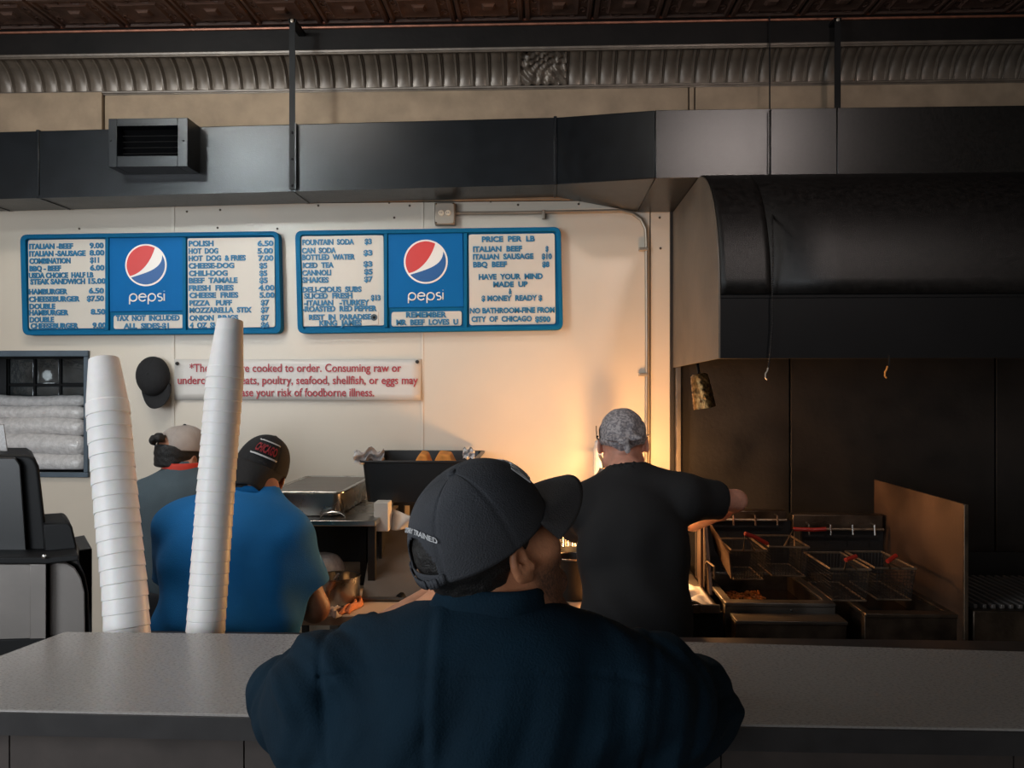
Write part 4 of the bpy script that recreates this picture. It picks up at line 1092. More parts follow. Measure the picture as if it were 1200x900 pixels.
# white bottle by the cook's head
p = at(706, 532, 3.75)
t = thing('white_bottle', 'white plastic bottle beside the bandana-wearing cook\'s head', 'bottle', (p.x, 3.75, 1.205))
zz = at(706, 512, 3.75).z
obj('bottle_body', G().lathe([(0.001, 1.21), (0.036, 1.21), (0.040, 1.23), (0.040, zz-0.06), (0.033, zz-0.02), (0.014, zz)], (p.x, 3.75, 0), 24), M['plastic_wrap'], t)
obj('cap', G().lathe([(0.014, zz), (0.014, zz+0.018), (0.0, zz+0.02)], (p.x, 3.75, 0), 16), M['white'], t)
o = obj('wall_shelf', boxg(p.x-0.06, p.x+0.20, 3.68, 3.999, 1.19, 1.205), M['steel_dull'], bevel=0.002)
tag(o, 'short steel wall shelf behind the grill cook, under the white bottle', 'shelf')

# ================================================================== fryers
def fryer_body(name, label, x0, x1, yf, yb, z, m, group):
    t = thing(name, label, 'fryer', ((x0+x1)/2, (yf+yb)/2, 0), group)
    obj('cabinet', boxg(x0+0.004, x1-0.004, yf+0.04, yb, 0.08, z-0.17), M['soot'], t, bevel=0.003)
    w_ = 0.012
    g = G().box(x0, x1, yf, yf+0.05, z-0.014, z).box(x0, x0+0.03, yf+.05, yb, z-0.014, z).box(x1-0.03, x1, yf+.05, yb, z-0.014, z).box(x0, x1, yb-0.05, yb, z-0.014, z)
    obj('top_frame', g, m, t, bevel=0.003)
    g = G().box(x0+0.03, x0+0.034, yf+0.05, yb-0.05, z-0.16, z-0.01).box(x1-0.034, x1-0.03, yf+0.05, yb-0.05, z-0.16, z-0.01).box(x0+0.03, x1-0.03, yf+0.046, yf+0.05, z-0.16, z-0.01).box(x0+0.03, x1-0.03, yb-0.05, yb-0.046, z-0.16, z-0.01)
    obj('well', g, M['steel_dirty'], t)
    obj('oil', boxg(x0+0.034, x1-0.034, yf+0.05, yb-0.05, z-0.075, z-0.07), M['oil'], t)
    obj('front_fascia', boxg(x0, x1, yf+0.008, yf+0.04, z-0.17, z-0.014), m, t, bevel=0.002)
    for x in (x0+0.04, x1-0.04):
        for y in (yf+0.09, yb-0.05): obj('leg', G().lathe([(0.001, 0), (0.018, 0), (0.02, 0.02), (0.02, 0.08)], (x, y, 0), 10), M['steel_dull'], t)
    return t
FZ = 0.92
fx0 = atz(850, 706, FZ).x; fy0 = atz(850, 706, FZ).y; fx1 = atz(978, 706, FZ).x
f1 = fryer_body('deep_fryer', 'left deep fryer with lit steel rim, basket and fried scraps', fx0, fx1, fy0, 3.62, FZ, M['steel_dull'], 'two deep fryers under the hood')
gx0 = atz(995, 720, FZ).x; gy0 = atz(1000, 719, FZ).y; gx1 = atz(1123, 719, FZ).x
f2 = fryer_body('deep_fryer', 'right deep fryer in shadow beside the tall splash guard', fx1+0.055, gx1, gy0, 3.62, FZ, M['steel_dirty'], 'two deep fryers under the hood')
# front drawer ledges of the left fryer
a, b = at(862, 726, 2.97), at(992, 750, 2.97)
obj('drip_ledge', boxg(a.x, b.x, 2.955, 3.06, a.z-0.012, a.z), M['steel_dull'], f1, bevel=0.002)
obj('drip_ledge', boxg(a.x, b.x, 2.955, 3.05, b.z-0.02, b.z), M['steel_dull'], f1, bevel=0.002)
obj('control_panel', boxg(a.x, b.x, 2.97, 3.04, b.z, a.z-0.012), M['steel_dirty'], f1, bevel=0.002)
bl = at(928, 716, fy0)
obj('bolt', G().lathe([(0, -0.004), (0.004, 0)], (bl.x, fy0+0.006, bl.z), 8, Matrix.Rotation(-PI/2, 3, 'X')), M['steel'], f1)
obj('bolt', G().lathe([(0, -0.004), (0.004, 0)], (at(876, 731, 2.97).x, 2.968, at(876, 731, 2.97).z), 8, Matrix.Rotation(-PI/2, 3, 'X')), M['steel'], f1)
# back risers with hanging rail
def riser(px0, px1, py0, py1, Y, t, m):
    a, b = at(px0, py0, Y), at(px1, py1, Y)
    obj('back_riser', boxg(a.x, b.x, Y, Y+0.06, b.z, a.z), m, t, bevel=0.004)
    obj('basket_rail', G().tube([(a.x+0.01, Y-0.03, b.z+0.01), (b.x-0.01, Y-0.03, b.z+0.01)], 0.006, 8), M['wire'], t)
    for k in range(4):
        x = a.x+(b.x-a.x)*(0.15+0.24*k)
        obj('hanger_hook', G().tube([(x, Y, b.z+0.03), (x, Y-0.035, b.z+0.028), (x, Y-0.038, b.z-0.012)], 0.004, 6), M['steel'], t)
riser(816, 922, 598, 611, 3.55, f1, M['steel_dirty'])
obj('riser_foot', boxg(at(816, 610, 3.58).x, fx1, 3.58, 3.60, FZ-0.02, at(830, 611, 3.55).z), M['soot'], f1)
riser(929, 1035, 603, 622, 3.55, f2, M['steel_dirty'])
obj('riser_foot', boxg(fx1+0.03, at(1035, 620, 3.58).x, 3.58, 3.60, FZ-0.02, at(1000, 622, 3.55).z), M['soot'], f2)
# left splash guard (lit), front handle, deflector plate
a = at(810, 613, 3.45)
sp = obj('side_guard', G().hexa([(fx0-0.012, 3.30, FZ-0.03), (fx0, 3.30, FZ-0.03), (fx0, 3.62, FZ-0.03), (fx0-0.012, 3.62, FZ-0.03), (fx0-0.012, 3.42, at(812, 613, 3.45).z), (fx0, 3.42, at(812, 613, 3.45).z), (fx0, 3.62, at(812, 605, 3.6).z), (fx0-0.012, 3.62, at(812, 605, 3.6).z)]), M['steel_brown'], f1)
# hanging basket guard plate
P = [at(831, 613, 3.46), at(854, 648, 3.22), at(857, 679, 3.22), at(838, 645, 3.44)]
sc = obj('scraper_plate', G().hexa([P[3], P[2], P[2]+Vector((.006, .002, 0)), P[3]+Vector((.006, .002, 0)), P[0], P[1], P[1]+Vector((.006, .002, 0)), P[0]+Vector((.006, .002, 0))]), M['steel_brown'], f1)
obj('lift_handle', G().tube([at(826, 674, 3.25), at(826, 661, 3.25), at(829, 658, 3.25), at(837, 664, 3.20), at(837, 678, 3.20)], 0.004, 6), M['wire'], f1)
def basket(label, px0, px1, pyt, pyb, Yf, Yb, grip, seed, zoff=0.0):
    a, b = at(px0, pyt, Yf), at(px1, pyb, Yf)
    t = thing('fryer_basket', label, 'basket', ((a.x+b.x)/2, (Yf+Yb)/2, b.z), 'wire fryer baskets')
    x0, x1, z1_, z0_ = a.x, b.x, a.z, b.z; r = 0.0035; tp_ = 0.012
    g = G().tube([(x0, Yf, z1_), (x1, Yf, z1_), (x1, Yb, z1_), (x0, Yb, z1_)], r*1.3, 6, closed=True)
    g.tube([(x0+tp_, Yf+tp_, z0_), (x1-tp_, Yf+tp_, z0_), (x1-tp_, Yb-tp_, z0_), (x0+tp_, Yb-tp_, z0_)], r, 6, closed=True)
    obj('rim_frame', g, M['wire'], t)
    g = G(); n = int((x1-x0)/0.012)
    for k in range(n+1):
        x = x0+(x1-x0)*k/n; xb_ = x0+tp_+(x1-x0-2*tp_)*k/n
        g.tube([(x, Yf, z1_), (xb_, Yf+tp_, z0_), (xb_, Yb-tp_, z0_), (x, Yb, z1_)], 0.0009, 3)
    m_ = int((Yb-Yf)/0.012)
    for k in range(1, m_):
        y = Yf+(Yb-Yf)*k/m_; g.tube([(x0, y, z1_), (x0+tp_, y, z0_), (x1-tp_, y, z0_), (x1, y, z1_)], 0.0009, 3)
    h_ = int((z1_-z0_)/0.012)
    for k in range(1, h_):
        s = k/h_; o_ = tp_*s; z = z1_+(z0_-z1_)*s
        g.tube([(x0+o_, Yf+o_, z), (x1-o_, Yf+o_, z), (x1-o_, Yb-o_, z), (x0+o_, Yb-o_, z)], 0.0009, 3, closed=True)
    obj('wire_mesh', g, M['soot'], t, smooth=False, kind='stuff')
    gp_ = [at(*q) for q in grip]
    obj('handle', G().tube([((x0+x1)/2-0.02, Yf, z1_)]+[tuple(p) for p in gp_[:1]]+[((x0+x1)/2+0.02, Yf, z1_)], 0.0035, 6), M['wire'], t)
    obj('grip', G().tube(gp_, 0.0075, 8), M['red_grip'], t, label='red coated grip')
    return t
basket('left wire basket over the fried scraps, its red grip pointing up', 857, 899, 645, 680, 3.22, 3.46, [(873, 625, 3.10), (886, 630, 3.12), (899, 637, 3.18)], 1)
basket('wire basket beside the middle of the left fryer, red grip behind', 902, 948, 641, 676, 3.24, 3.48, [(930, 620, 3.40), (952, 621, 3.40), (968, 620, 3.40)], 2)
basket('wire basket in the left side of the shadowed right fryer', 973, 1020, 667, 705, 3.04, 3.34, [(991, 656, 2.99), (1003, 652, 3.02)], 3)
basket('wire basket on the right side of the shadowed right fryer', 1026, 1073, 666, 704, 3.04, 3.34, [(1040, 658, 2.99), (1050, 651, 3.02)], 4)
for k, (A_, B_) in enumerate((((972, 672, 3.03), (993, 659, 2.96)), ((1027, 670, 3.03), (1049, 657, 2.96)), ((1056, 658, 3.03), (1062, 672, 2.98)))):
    pass
# fried scraps: separate crumbs
rnd = random.Random(5)
g = G()
for k in range(70):
    c = atz(rnd.uniform(852, 892), rnd.uniform(694, 703), FZ-0.05); a_ = rnd.uniform(0, PI); L = rnd.uniform(0.015, 0.04)
    d = Vector((math.cos(a_), math.sin(a_), rnd.uniform(-.3, .3)))*L/2
    g.tube([c-d, c+Vector((0, 0, 0.004)), c+d], 0.0035, 5)
tray_c = atz(870, 699, FZ-0.06)
o = obj('fried_scraps', g, M['fries']); tag(o, 'golden fried scraps lying in the left fryer under the basket', 'fried scraps', kind='stuff')
obj('scrap_tray', boxg(fx0+0.034, atz(905, 700, FZ-0.05).x, fy0+0.05, fy0+0.24, FZ-0.062, FZ-0.055), M['steel_dirty'], f1)

# tall splash guard between right fryer and broiler
zg = at(1130, 591, 2.90).z; gxx = at(1130, 591, 2.90).x; yb_ = 3.68
t = thing('splash_guard', 'tall browned steel splash guard standing right of the fryers', 'guard', (gxx, 3.3, 0))
z2_ = at(1024, 562, yb_).z
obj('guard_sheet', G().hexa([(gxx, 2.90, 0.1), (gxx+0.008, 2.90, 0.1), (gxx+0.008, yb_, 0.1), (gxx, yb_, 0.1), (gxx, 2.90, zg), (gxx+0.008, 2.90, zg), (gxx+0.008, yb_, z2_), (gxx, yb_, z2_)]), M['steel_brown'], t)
obj('folded_edge', boxg(gxx-0.004, gxx+0.010, 2.892, 2.904, 0.1, zg), M['steel_dirty'], t, bevel=0.002)
obj('foot', boxg(gxx+0.001, gxx+0.028, 2.92, yb_, 0.0, 0.1), M['soot'], t)

# broiler at the right edge
bx0, bx1 = gxx+0.03, 2.35
br = thing('char_broiler', 'dark broiler with barred grate at the right edge of the kitchen line', 'grill', ((bx0+bx1)/2, 3.25, 0))
obj('cabinet', boxg(bx0, bx1, 2.93, 3.75, 0.05, 0.85), M['soot'], br, bevel=0.004)
obj('front_rail', boxg(bx0, bx1, 2.90, 2.94, 0.80, 0.945), M['steel_dirty'], br, bevel=0.004)
obj('firebox', G().box(bx0, bx0+0.02, 2.94, 3.75, 0.85, 0.94).box(bx1-0.02, bx1, 2.94, 3.75, 0.85, 0.94).box(bx0, bx1, 3.73, 3.75, 0.85, 0.98), M['soot'], br)
nb_ = 30
for k in range(nb_):
    x = bx0+0.03+(bx1-bx0-0.06)*k/(nb_-1)
    obj('grate_bar', G().box(x-0.006, x+0.006, 2.945, 3.40, 0.935, 0.955), M['steel_plate'], br, bevel=0.002)
for x in (bx0+0.01, bx1-0.01): obj('leg', boxg(x-0.01, x+0.01, 3.0, 3.02, 0, 0.05), M['soot'], br)

# griddle/tray left of the fryers
a = atz(806, 703, 0.93)
tr = thing('landing_tray', 'small lit steel tray between the grill cook and the left fryer', 'tray', ((a.x+fx0)/2-0.04, 3.2, 0.88))
ax1 = fx0-0.03
ax0 = ax1-0.20
obj('tray_base', boxg(ax0, ax1, 3.03, 3.60, 0.895, 0.905), M['steel_dull'], tr, bevel=0.002)
obj('tray_wall', boxg(ax0, ax1, 3.02, 3.03, 0.895, 0.925), M['steel'], tr, bevel=0.002)
def pf(u, v):
    x = ax0+0.02+(ax1-ax0-0.03)*u; y = 3.05+0.30*v
    return (x, y, 0.91+0.022*abs(math.sin(u*8+2*math.sin(v*6)))*math.sin(PI*min(1, u*1.0+0.05)))
obj('paper_liner', G().grid(pf, 24, 20), M['white'], tr, solid=0.001, angle=70, label='crumpled paper liner lit orange by the lamps')
t = thing('black_base_cabinet', 'black cabinet under the small lit tray beside the left fryer', 'cabinet', (ax1-0.1, 3.3, 0))
obj('cabinet_body', boxg(ax0+0.01, fx0-0.014, 3.04, 3.95, 0.0, 0.893), M['black'], t, bevel=0.004)
# lit upright plate at the left of the fryer
u0 = at(808, 613, 3.40)
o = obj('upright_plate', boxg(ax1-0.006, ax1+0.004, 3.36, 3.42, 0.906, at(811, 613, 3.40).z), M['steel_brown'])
tag(o, 'narrow upright steel plate glowing orange beside the cook', 'plate')

# foil-wrapped lamp hanging under the hood
t = thing('foil_lamp', 'greasy foil-wrapped lamp hanging under the left end of the hood', 'lamp', (at(822, 460, 3.45).x, 3.45, at(826, 481, 3.45).z))
A, B = at(819, 438, 3.45), at(826, 478, 3.45)
ax = (A-B).normalized(); Rl = Vector((0, 0, 1)).rotation_difference(ax).to_matrix(); Ln = (A-B).length
g = G()
def ff_(u, v):
    a = 2*PI*u; r = (0.044-0.012*v)*(1+0.10*math.sin(a*7+v*20)*math.cos(v*17+a*3)) * (0.75 if v > 0.97 else 1)
    return B + Rl @ Vector((r*math.cos(a), r*math.sin(a), Ln*v))
g.grid(ff_, 36, 16)
obj('foil_wrap', g, M['foil'], t, angle=30)
obj('lens', G().lathe([(0.001, 0.004), (0.036, 0.004), (0.042, 0.0)], B, 20, Rl), M['foil'], t)
obj('cable', G().tube([A, A+Vector((0, 0.05, 0.06)), (A.x, 3.60, 2.05)], 0.006, 6), M['black'], t)
# ================================================================== people
def rotm(xf): return np.array(xf.to_3x3(), dtype=np.float32)
def head_sdf(Q, ear=1.0, fine=False, jowl=0.0):
    d = ell(Q, (0, -0.012, 0.040), (0.076, 0.098, 0.086))
    d = smin(d, ell(Q, (0, 0.028, -0.022), (0.062+jowl, 0.068, 0.086)), 0.03)
    for s in (-1, 1):
        d = smin(d, cone(Q, (s*0.052, -0.004, -0.055), (s*0.018, 0.066, -0.098), 0.022+jowl, 0.020), 0.025)
        d = smin(d, ell(Q, (s*0.044, 0.056, -0.022), (0.026, 0.028, 0.026)), 0.02)
    d = smin(d, cone(Q, (-0.034, 0.082, 0.026), (0.034, 0.082, 0.026), 0.011, 0.011), 0.018)
    for s in (-1, 1):
        d = smax(d, -ell(Q, (s*0.031, 0.103, 0.004), (0.018, 0.014, 0.012)), 0.012)
        d = smin(d, ell(Q, (s*0.031, 0.080, 0.003), (0.0125, 0.0125, 0.0125)), 0.003)
    d = smin(d, cone(Q, (0, 0.092, 0.012), (0, 0.113, -0.026), 0.009, 0.013), 0.012)
    for s in (-1, 1): d = smin(d, ell(Q, (s*0.013, 0.101, -0.032), (0.009, 0.010, 0.008)), 0.006)
    d = smin(d, cone(Q, (-0.020, 0.090, -0.056), (0.020, 0.090, -0.056), 0.007, 0.007), 0.008)
    d = smin(d, cone(Q, (-0.018, 0.089, -0.069), (0.018, 0.089, -0.069), 0.008, 0.008), 0.008)
    d = smin(d, ell(Q, (0, 0.078, -0.104), (0.024, 0.020, 0.018)), 0.02)
    for s in (-1, 1):
        a = math.radians(18)*s
        R = np.array(Matrix.Rotation(a, 3, 'Z') @ Matrix.Rotation(math.radians(-10), 3, 'X'))
        c = (s*0.082, -0.010, 0.000)
        e = ell(Q, c, (0.0095, 0.019, 0.030), R)
        c2 = (s*0.0935, -0.006, 0.004)
        e = smax(e, -ell(Q, c2, (0.0145, 0.0115, 0.020), R), 0.003)
        if fine:
            e = smin(e, ell(Q, (s*0.084, 0.006, -0.012), (0.006, 0.005, 0.008), R), 0.004)      # tragus
            e = smin(e, cone(Q, (s*0.0875, -0.014, 0.004), (s*0.086, -0.010, -0.018), 0.0032, 0.0038), 0.003)  # inner ridge
            e = smin(e, ell(Q, (s*0.081, -0.002, -0.026), (0.006, 0.009, 0.008), R), 0.006)      # lobe
        e = smin(e, cone(Q, (s*0.072, 0.0, -0.010), (s*0.080, -0.004, -0.010), 0.012, 0.010), 0.006)
        d = smin(d, e, 0.005)
    return d
def unit(v): v = np.array(v, dtype=float); return v/np.linalg.norm(v)
def hand_sdf(P, wrist, fwd, nrm, side, curl, d, spread=0.0):
    w_ = np.array(wrist, float); F = unit(fwd); N = unit(np.array(nrm)-F*np.dot(nrm, F)); Sd = unit(np.array(side)-F*np.dot(side, F)-N*np.dot(side, N))
    k = w_+F*0.085
    for i in range(4):
        o = (1.5-i)*0.019
        d = smin(d, cone(P, w_+F*0.012+Sd*o*0.6, k+Sd*o, 0.014, 0.0125), 0.012)
    for i, L in enumerate((0.070, 0.078, 0.073, 0.058)):
        o = (1.5-i)*0.0205; p = k+Sd*o; a = 0.0; prev = p; seg = (0.45, 0.30, 0.25)
        for j in range(3):
            a += curl*(0.7, 1.0, 0.8)[j]
            q = prev+(F*math.cos(a)+N*math.sin(a)+Sd*spread*(1.5-i)*0.12)*L*seg[j]
            d = smin(d, cone(P, prev, q, 0.0095-0.0009*j, 0.0088-0.0009*j), 0.004); prev = q
    t0 = w_+F*0.022+Sd*0.026; t1 = t0+(Sd*0.65+F*0.7+N*0.25)*0.040; t2 = t1+(Sd*0.25+F*0.9+N*0.35)*0.030
    d = smin(d, cone(P, t0, t1, 0.014, 0.011), 0.010); d = smin(d, cone(P, t1, t2, 0.0105, 0.0085), 0.004)
    return d
def seam(t, w_): return np.exp(-(t/w_)**2)

def person(label, foot, head, nb, sh, el, wr, hips, knees, ankles, skin, shirt, torso, arm_r, sleeve, hands, h=0.0055, hs=0.006, fine=False,
           folds=None, shirt_extra=None, neck_r=(0.054, 0.060), shirt_name='shirt', jowl=0.0, beard=False, collar_cut=0.008, hem=None, nbdrop=0.0, karm=0.03):
    """foot: place on the floor; head: (pos, yaw, pitch, roll); every joint in room coordinates"""
    t = thing('person', label, 'person', foot)
    nbs = (nb[0], nb[1], nb[2]-nbdrop)
    hx_ = head_xf(*head); Rh = rotm(hx_); hp = np.array(hx_.translation, dtype=np.float32)
    toW = lambda p: tuple(np.array(hx_ @ Vector(p)))
    n0 = toW((0, -0.022, -0.050)); 
    def body(P):
        Q = (P-hp) @ Rh
        d = head_sdf(Q, fine=fine, jowl=jowl)
        b = cone(P, n0, nb, neck_r[0], neck_r[1])
        d = smin(d, b, 0.022)
        for c, r, R in torso:
            d = smin(d, ell(P, c, [q*0.90 for q in r], R), 0.05)
        for s in (0, 1):
            d = smin(d, cone(P, nb, sh[s], 0.050, arm_r[0]*0.72), 0.03)
            d = smin(d, chain(P, [(sh[s], arm_r[0]*0.74), (el[s], arm_r[1]*0.74)], 0.02), 0.02)
            a = chain(P, [(el[s], arm_r[1]*0.74), (tuple(np.array(el[s])*0.65+np.array(wr[s])*0.35), arm_r[1]*0.76), (wr[s], 0.027 if not fine else 0.032)], 0.02)
            hnd = hand_sdf(P, wr[s], hands[s][0], hands[s][1], hands[s][2], hands[s][3], a)
            d = smin(d, hnd, 0.02)
            d = smin(d, chain(P, [(hips[s], 0.066), (knees[s], 0.055), (ankles[s], 0.042)], 0.02), 0.03)
        return d
    pts = np.array([*sh, *el, *wr, *hips, *knees, *ankles, hp, nb], dtype=float)
    lo = pts.min(0)-np.array([0.24, 0.24, 0.06]); hi = pts.max(0)+np.array([0.24, 0.24, 0.17])
    att = None
    if beard:
        def att(v):
            Q = (v-hp) @ Rh
            z, y = Q[:, 2], Q[:, 1]
            m1 = np.clip((-0.020-z)/0.03, 0, 1)*np.clip((y+0.002)/0.02, 0, 1)*np.clip((z+0.15)/0.03, 0, 1)
            m2 = np.clip((z-0.010)/0.02, 0, 1)*np.clip((0.060-y)/0.02, 0, 1)*0.9*np.clip((0.078+y)/0.03, 0, 1)
            return np.clip(m1*1.25+m2, 0, 1.6)
    bo = sdf_obj('body', body, lo, hi, h, skin, t, 2 if fine else 2, attr=att)
    # shirt
    def shirt_f(P):
        d = None
        for c, r, R in torso:
            e = ell(P, c, r, R); d = e if d is None else smin(d, e, 0.06)
        for s in (0, 1):
            d = smin(d, cone(P, nbs, sh[s], 0.060, arm_r[0]*0.95), 0.04)
            p = np.array(sh[s], float); q = np.array(el[s], float); w_ = np.array(wr[s], float)
            if sleeve[s] <= 1:
                e_ = p+(q-p)*sleeve[s]
                a = cone(P, p, e_+(q-p)*0.10, arm_r[0], arm_r[1]*1.30)
                n = unit(q-p); a = smax(a, (P-V(*e_)) @ V(*n), 0.004)
            else:
                e_ = q+(w_-q)*(sleeve[s]-1)
                a = chain(P, [(p, arm_r[0]), (q, arm_r[1]*1.12), (e_, 0.050)], 0.035)
                n = unit(w_-q); a = np.where(((P-V(*q)) @ V(*n)) > 0, smax(a, (P-V(*e_)) @ V(*n), 0.004), a)
            d = smin(d, a, karm)
        if folds is not None: d = d+folds(P)
        if shirt_extra is not None: d = shirt_extra(P, d)
        d = smax(d, -cone(P, tuple(np.array(nb)+(0, 0, -0.01)), tuple(np.array(n0)+(0, 0, 0.06)), neck_r[1]+collar_cut, neck_r[0]+collar_cut), 0.004)
        if hem is not None: d = smax(d, hem-P[:, 2], 0.004)
        return d
    so = sdf_obj(shirt_name, shirt_f, lo, hi, hs, shirt, t, 3)
    # trousers and shoes
    wz = (hips[0][2]+hips[1][2])/2
    def pants(P):
        d = ell(P, tuple((np.array(hips[0])+np.array(hips[1]))/2+np.array([0, 0, 0.02])), (0.16, 0.10, 0.12))
        for s in (0, 1): d = smin(d, chain(P, [(hips[s], 0.105), (knees[s], 0.078), (ankles[s], 0.062)], 0.02), 0.03)
        return smax(smax(d, 0.06-P[:, 2], 0.004), P[:, 2]-wz-0.03, 0.01)
    hp_ = np.array([*hips, *knees, *ankles])
    sdf_obj('trousers', pants, hp_.min(0)-0.16, hp_.max(0)+0.2, 0.012, M['trouser'], t, 3)
    for s in (0, 1):
        a = ankles[s]; dy = 0.07
        fs = lambda P: smax(smin(ell(P, (a[0], a[1]+dy, 0.045), (0.048, 0.135, 0.045)), cone(P, (a[0], a[1], 0.05), (a[0], a[1], 0.10), 0.045, 0.045), 0.03), 0.003-P[:, 2], 0.003)
        sdf_obj('shoe', fs, (a[0]-0.08, a[1]-0.12, -0.02), (a[0]+0.08, a[1]+0.25, 0.2), 0.010, M['shoe'], t, 2)
    return t, hx_, bo, so

# ---------------- the customer leaning on the counter
HC = at(577, 644, 1.27)
cx = -0.085
def jfold(P):
    x, y, z = P[:, 0]-cx, P[:, 1], P[:, 2]
    w1 = np.sin(x*64+4*np.sin(z*8)+2.0*np.sin(y*11)+x*x*90); f = 0.0120*w1*np.sqrt(np.abs(w1))*np.clip((1.34-z)/0.09, 0, 1)*(0.30+np.clip(-x*4, 0, 0.8))*np.clip((0.36-np.abs(x))/0.06, 0, 1)
    rd = np.sin(x*46-z*22*np.sign(x)+2.2*np.sin(z*24)+1.5*np.sin(y*30)); f += 0.0060*rd*np.abs(rd)*np.clip((np.abs(x)-0.13)/0.08, 0, 1)
    f += 0.0018*noise3(P, 38, 2)
    back = np.clip((1.32-y)/0.03, 0, 1)
    f += 0.0028*seam(x+0.075, 0.006)*back*np.clip((1.385-z)/0.02, 0, 1)           # pleat fold left of the middle
    f -= 0.0035*seam(x+0.063, 0.010)*back
    f += 0.0035*seam(z-(1.315-0.10*(np.abs(x)-0.02)**2*6), 0.0035)*back*(np.abs(x) < 0.24)   # yoke seam
    f += 0.004*seam(np.abs(x)-0.235+0.15*(1.30-z), 0.006)                                       # armhole seams
    return f
T_C = [((cx, 1.24, 1.20), (0.235, 0.135, 0.20), None), ((cx, 1.20, 1.00), (0.20, 0.135, 0.22), None), ((cx, 1.27, 1.262), (0.20, 0.085, 0.072), None)]
cust, hxf, bo, so = person(
    'person in a navy jacket and charcoal cap leaning on the counter with back turned', (cx, 1.10, 0), (HC, 53, 25, 2), (cx+0.0, 1.265, 1.385),
    [(cx-0.225, 1.27, 1.225), (cx+0.220, 1.27, 1.225)], [(cx-0.325, 1.41, 1.170), (cx+0.315, 1.41, 1.168)], [(-0.205, 1.56, 1.300), (0.02, 1.70, 1.135)],
    [(cx-0.10, 1.06, 0.92), (cx+0.10, 1.06, 0.92)], [(cx-0.11, 1.10, 0.50), (cx+0.11, 1.12, 0.50)], [(cx-0.12, 1.04, 0.09), (cx+0.12, 1.06, 0.09)],
    M['skin_customer'], M['navy'], T_C, (0.092, 0.070), (1.62, 1.7),
    [((0.75, -0.45, 0.35), (0.2, -0.8, 0.3), (-0.3, 0.2, 0.9), 0.8), ((-0.9, 0.4, 0.0), (0, 0, -1), (0.3, 0.8, 0), 0.25)],
    h=0.0036, hs=0.0045, fine=True, folds=jfold, shirt_name='jacket', jowl=0.004, beard=True, neck_r=(0.060, 0.068), collar_cut=0.003, hem=0.80, nbdrop=0.05, karm=0.075)
# jacket collar: a turned-down band round the neck
nbv = Vector((cx+0.004, 1.268, 1.368))
def colr(u, v):
    a = 2*PI*u
    lift = 0.5-0.5*math.cos(a-PI/2-0.0)            # 0 at the front gap
    fx = math.cos(a); fy = math.sin(a)
    rr = 0.077+0.026*v**1.2+0.003*math.sin(a*5+v*3)
    z = 0.040-0.058*v+0.010*math.sin(a*2+1)*v - 0.075*max(0, fy+0.6)
    return (nbv.x+fx*rr*1.12, nbv.y+fy*rr*0.98, nbv.z+z)
obj('collar', G().grid(colr, 64, 10), M['navy'], cust, solid=0.004, angle=80)
def colin(u, v):
    a = 2*PI*u; rr = 0.077-0.004*v
    return (nbv.x+math.cos(a)*rr*1.12, nbv.y+math.sin(a)*rr*0.98, nbv.z+0.040-0.05*v-0.075*max(0, math.sin(a)+0.6))
obj('collar_band', G().grid(colin, 48, 4), M['navy'], cust, solid=-0.003, angle=80)
# short dark hair below the cap
Rh = rotm(hxf); hpv = np.array(hxf.translation, dtype=np.float32)
def hair_f(P):
    d = ell(P, (0, -0.014, 0.034), (0.0795, 0.1015, 0.092))
    d = smin(d, ell(P, (0, -0.045, -0.035), (0.060, 0.060, 0.050)), 0.02)+0.0012*noise3(P, 300)
    d = smax(d, P[:, 1]-0.028, 0.01)
    d = smax(d, P[:, 2]-0.085, 0.004)
    d = smax(d, -0.088-P[:, 2], 0.01)
    cut = ell(P, (0.088, 0.004, -0.042), (0.05, 0.040, 0.050)); cut2 = ell(P, (-0.088, 0.004, -0.042), (0.05, 0.040, 0.050))
    return smax(smax(d, -cut, 0.006), -cut2, 0.006)
sdf_obj('hair', hair_f, (-0.12, -0.14, -0.12), (0.12, 0.10, 0.12), 0.003, M['hair'], cust, 1, xf=hxf)
cxf = hxf @ Matrix.Translation((0, -0.010, 0.026)) @ Matrix.Rotation(math.radians(3), 4, 'X')
dome, c = cap(cust, cxf, M['cap_dark'], M['brim_dark'], r=(0.090, 0.109, 0.108), brim_len=0.080, brim_drop=0.12, brim_w=0.080)
cap_text('FACTORY TRAINED', dome, cxf, PI+0.58, PI-0.58, 0.335, 0.042, c, M['thread'], out=0.004, arcf=0.09, bold=0.02)
cap_text('HONOR', dome, cxf, 0.62, -0.50, 0.30, 0.20, c, M['thread'], bold=0.04)
# adjusting strap across the opening
sp_ = [cxf @ (dome(PI+0.52-1.04*k/16, 0.0, 0.004)+Vector((0, 0, 0.008-0.010*math.sin(PI*k/16)))) for k in range(17)]
g = G()
for k in range(16):
    a, b = sp_[k], sp_[k+1]; up = (cxf.to_3x3() @ Vector((0, 0, 1)))*0.007
    g.add([a-up, b-up, b+up, a+up], [(0, 1, 2, 3)])
obj('strap', g, M['cap_dark'], cust, solid=0.002)

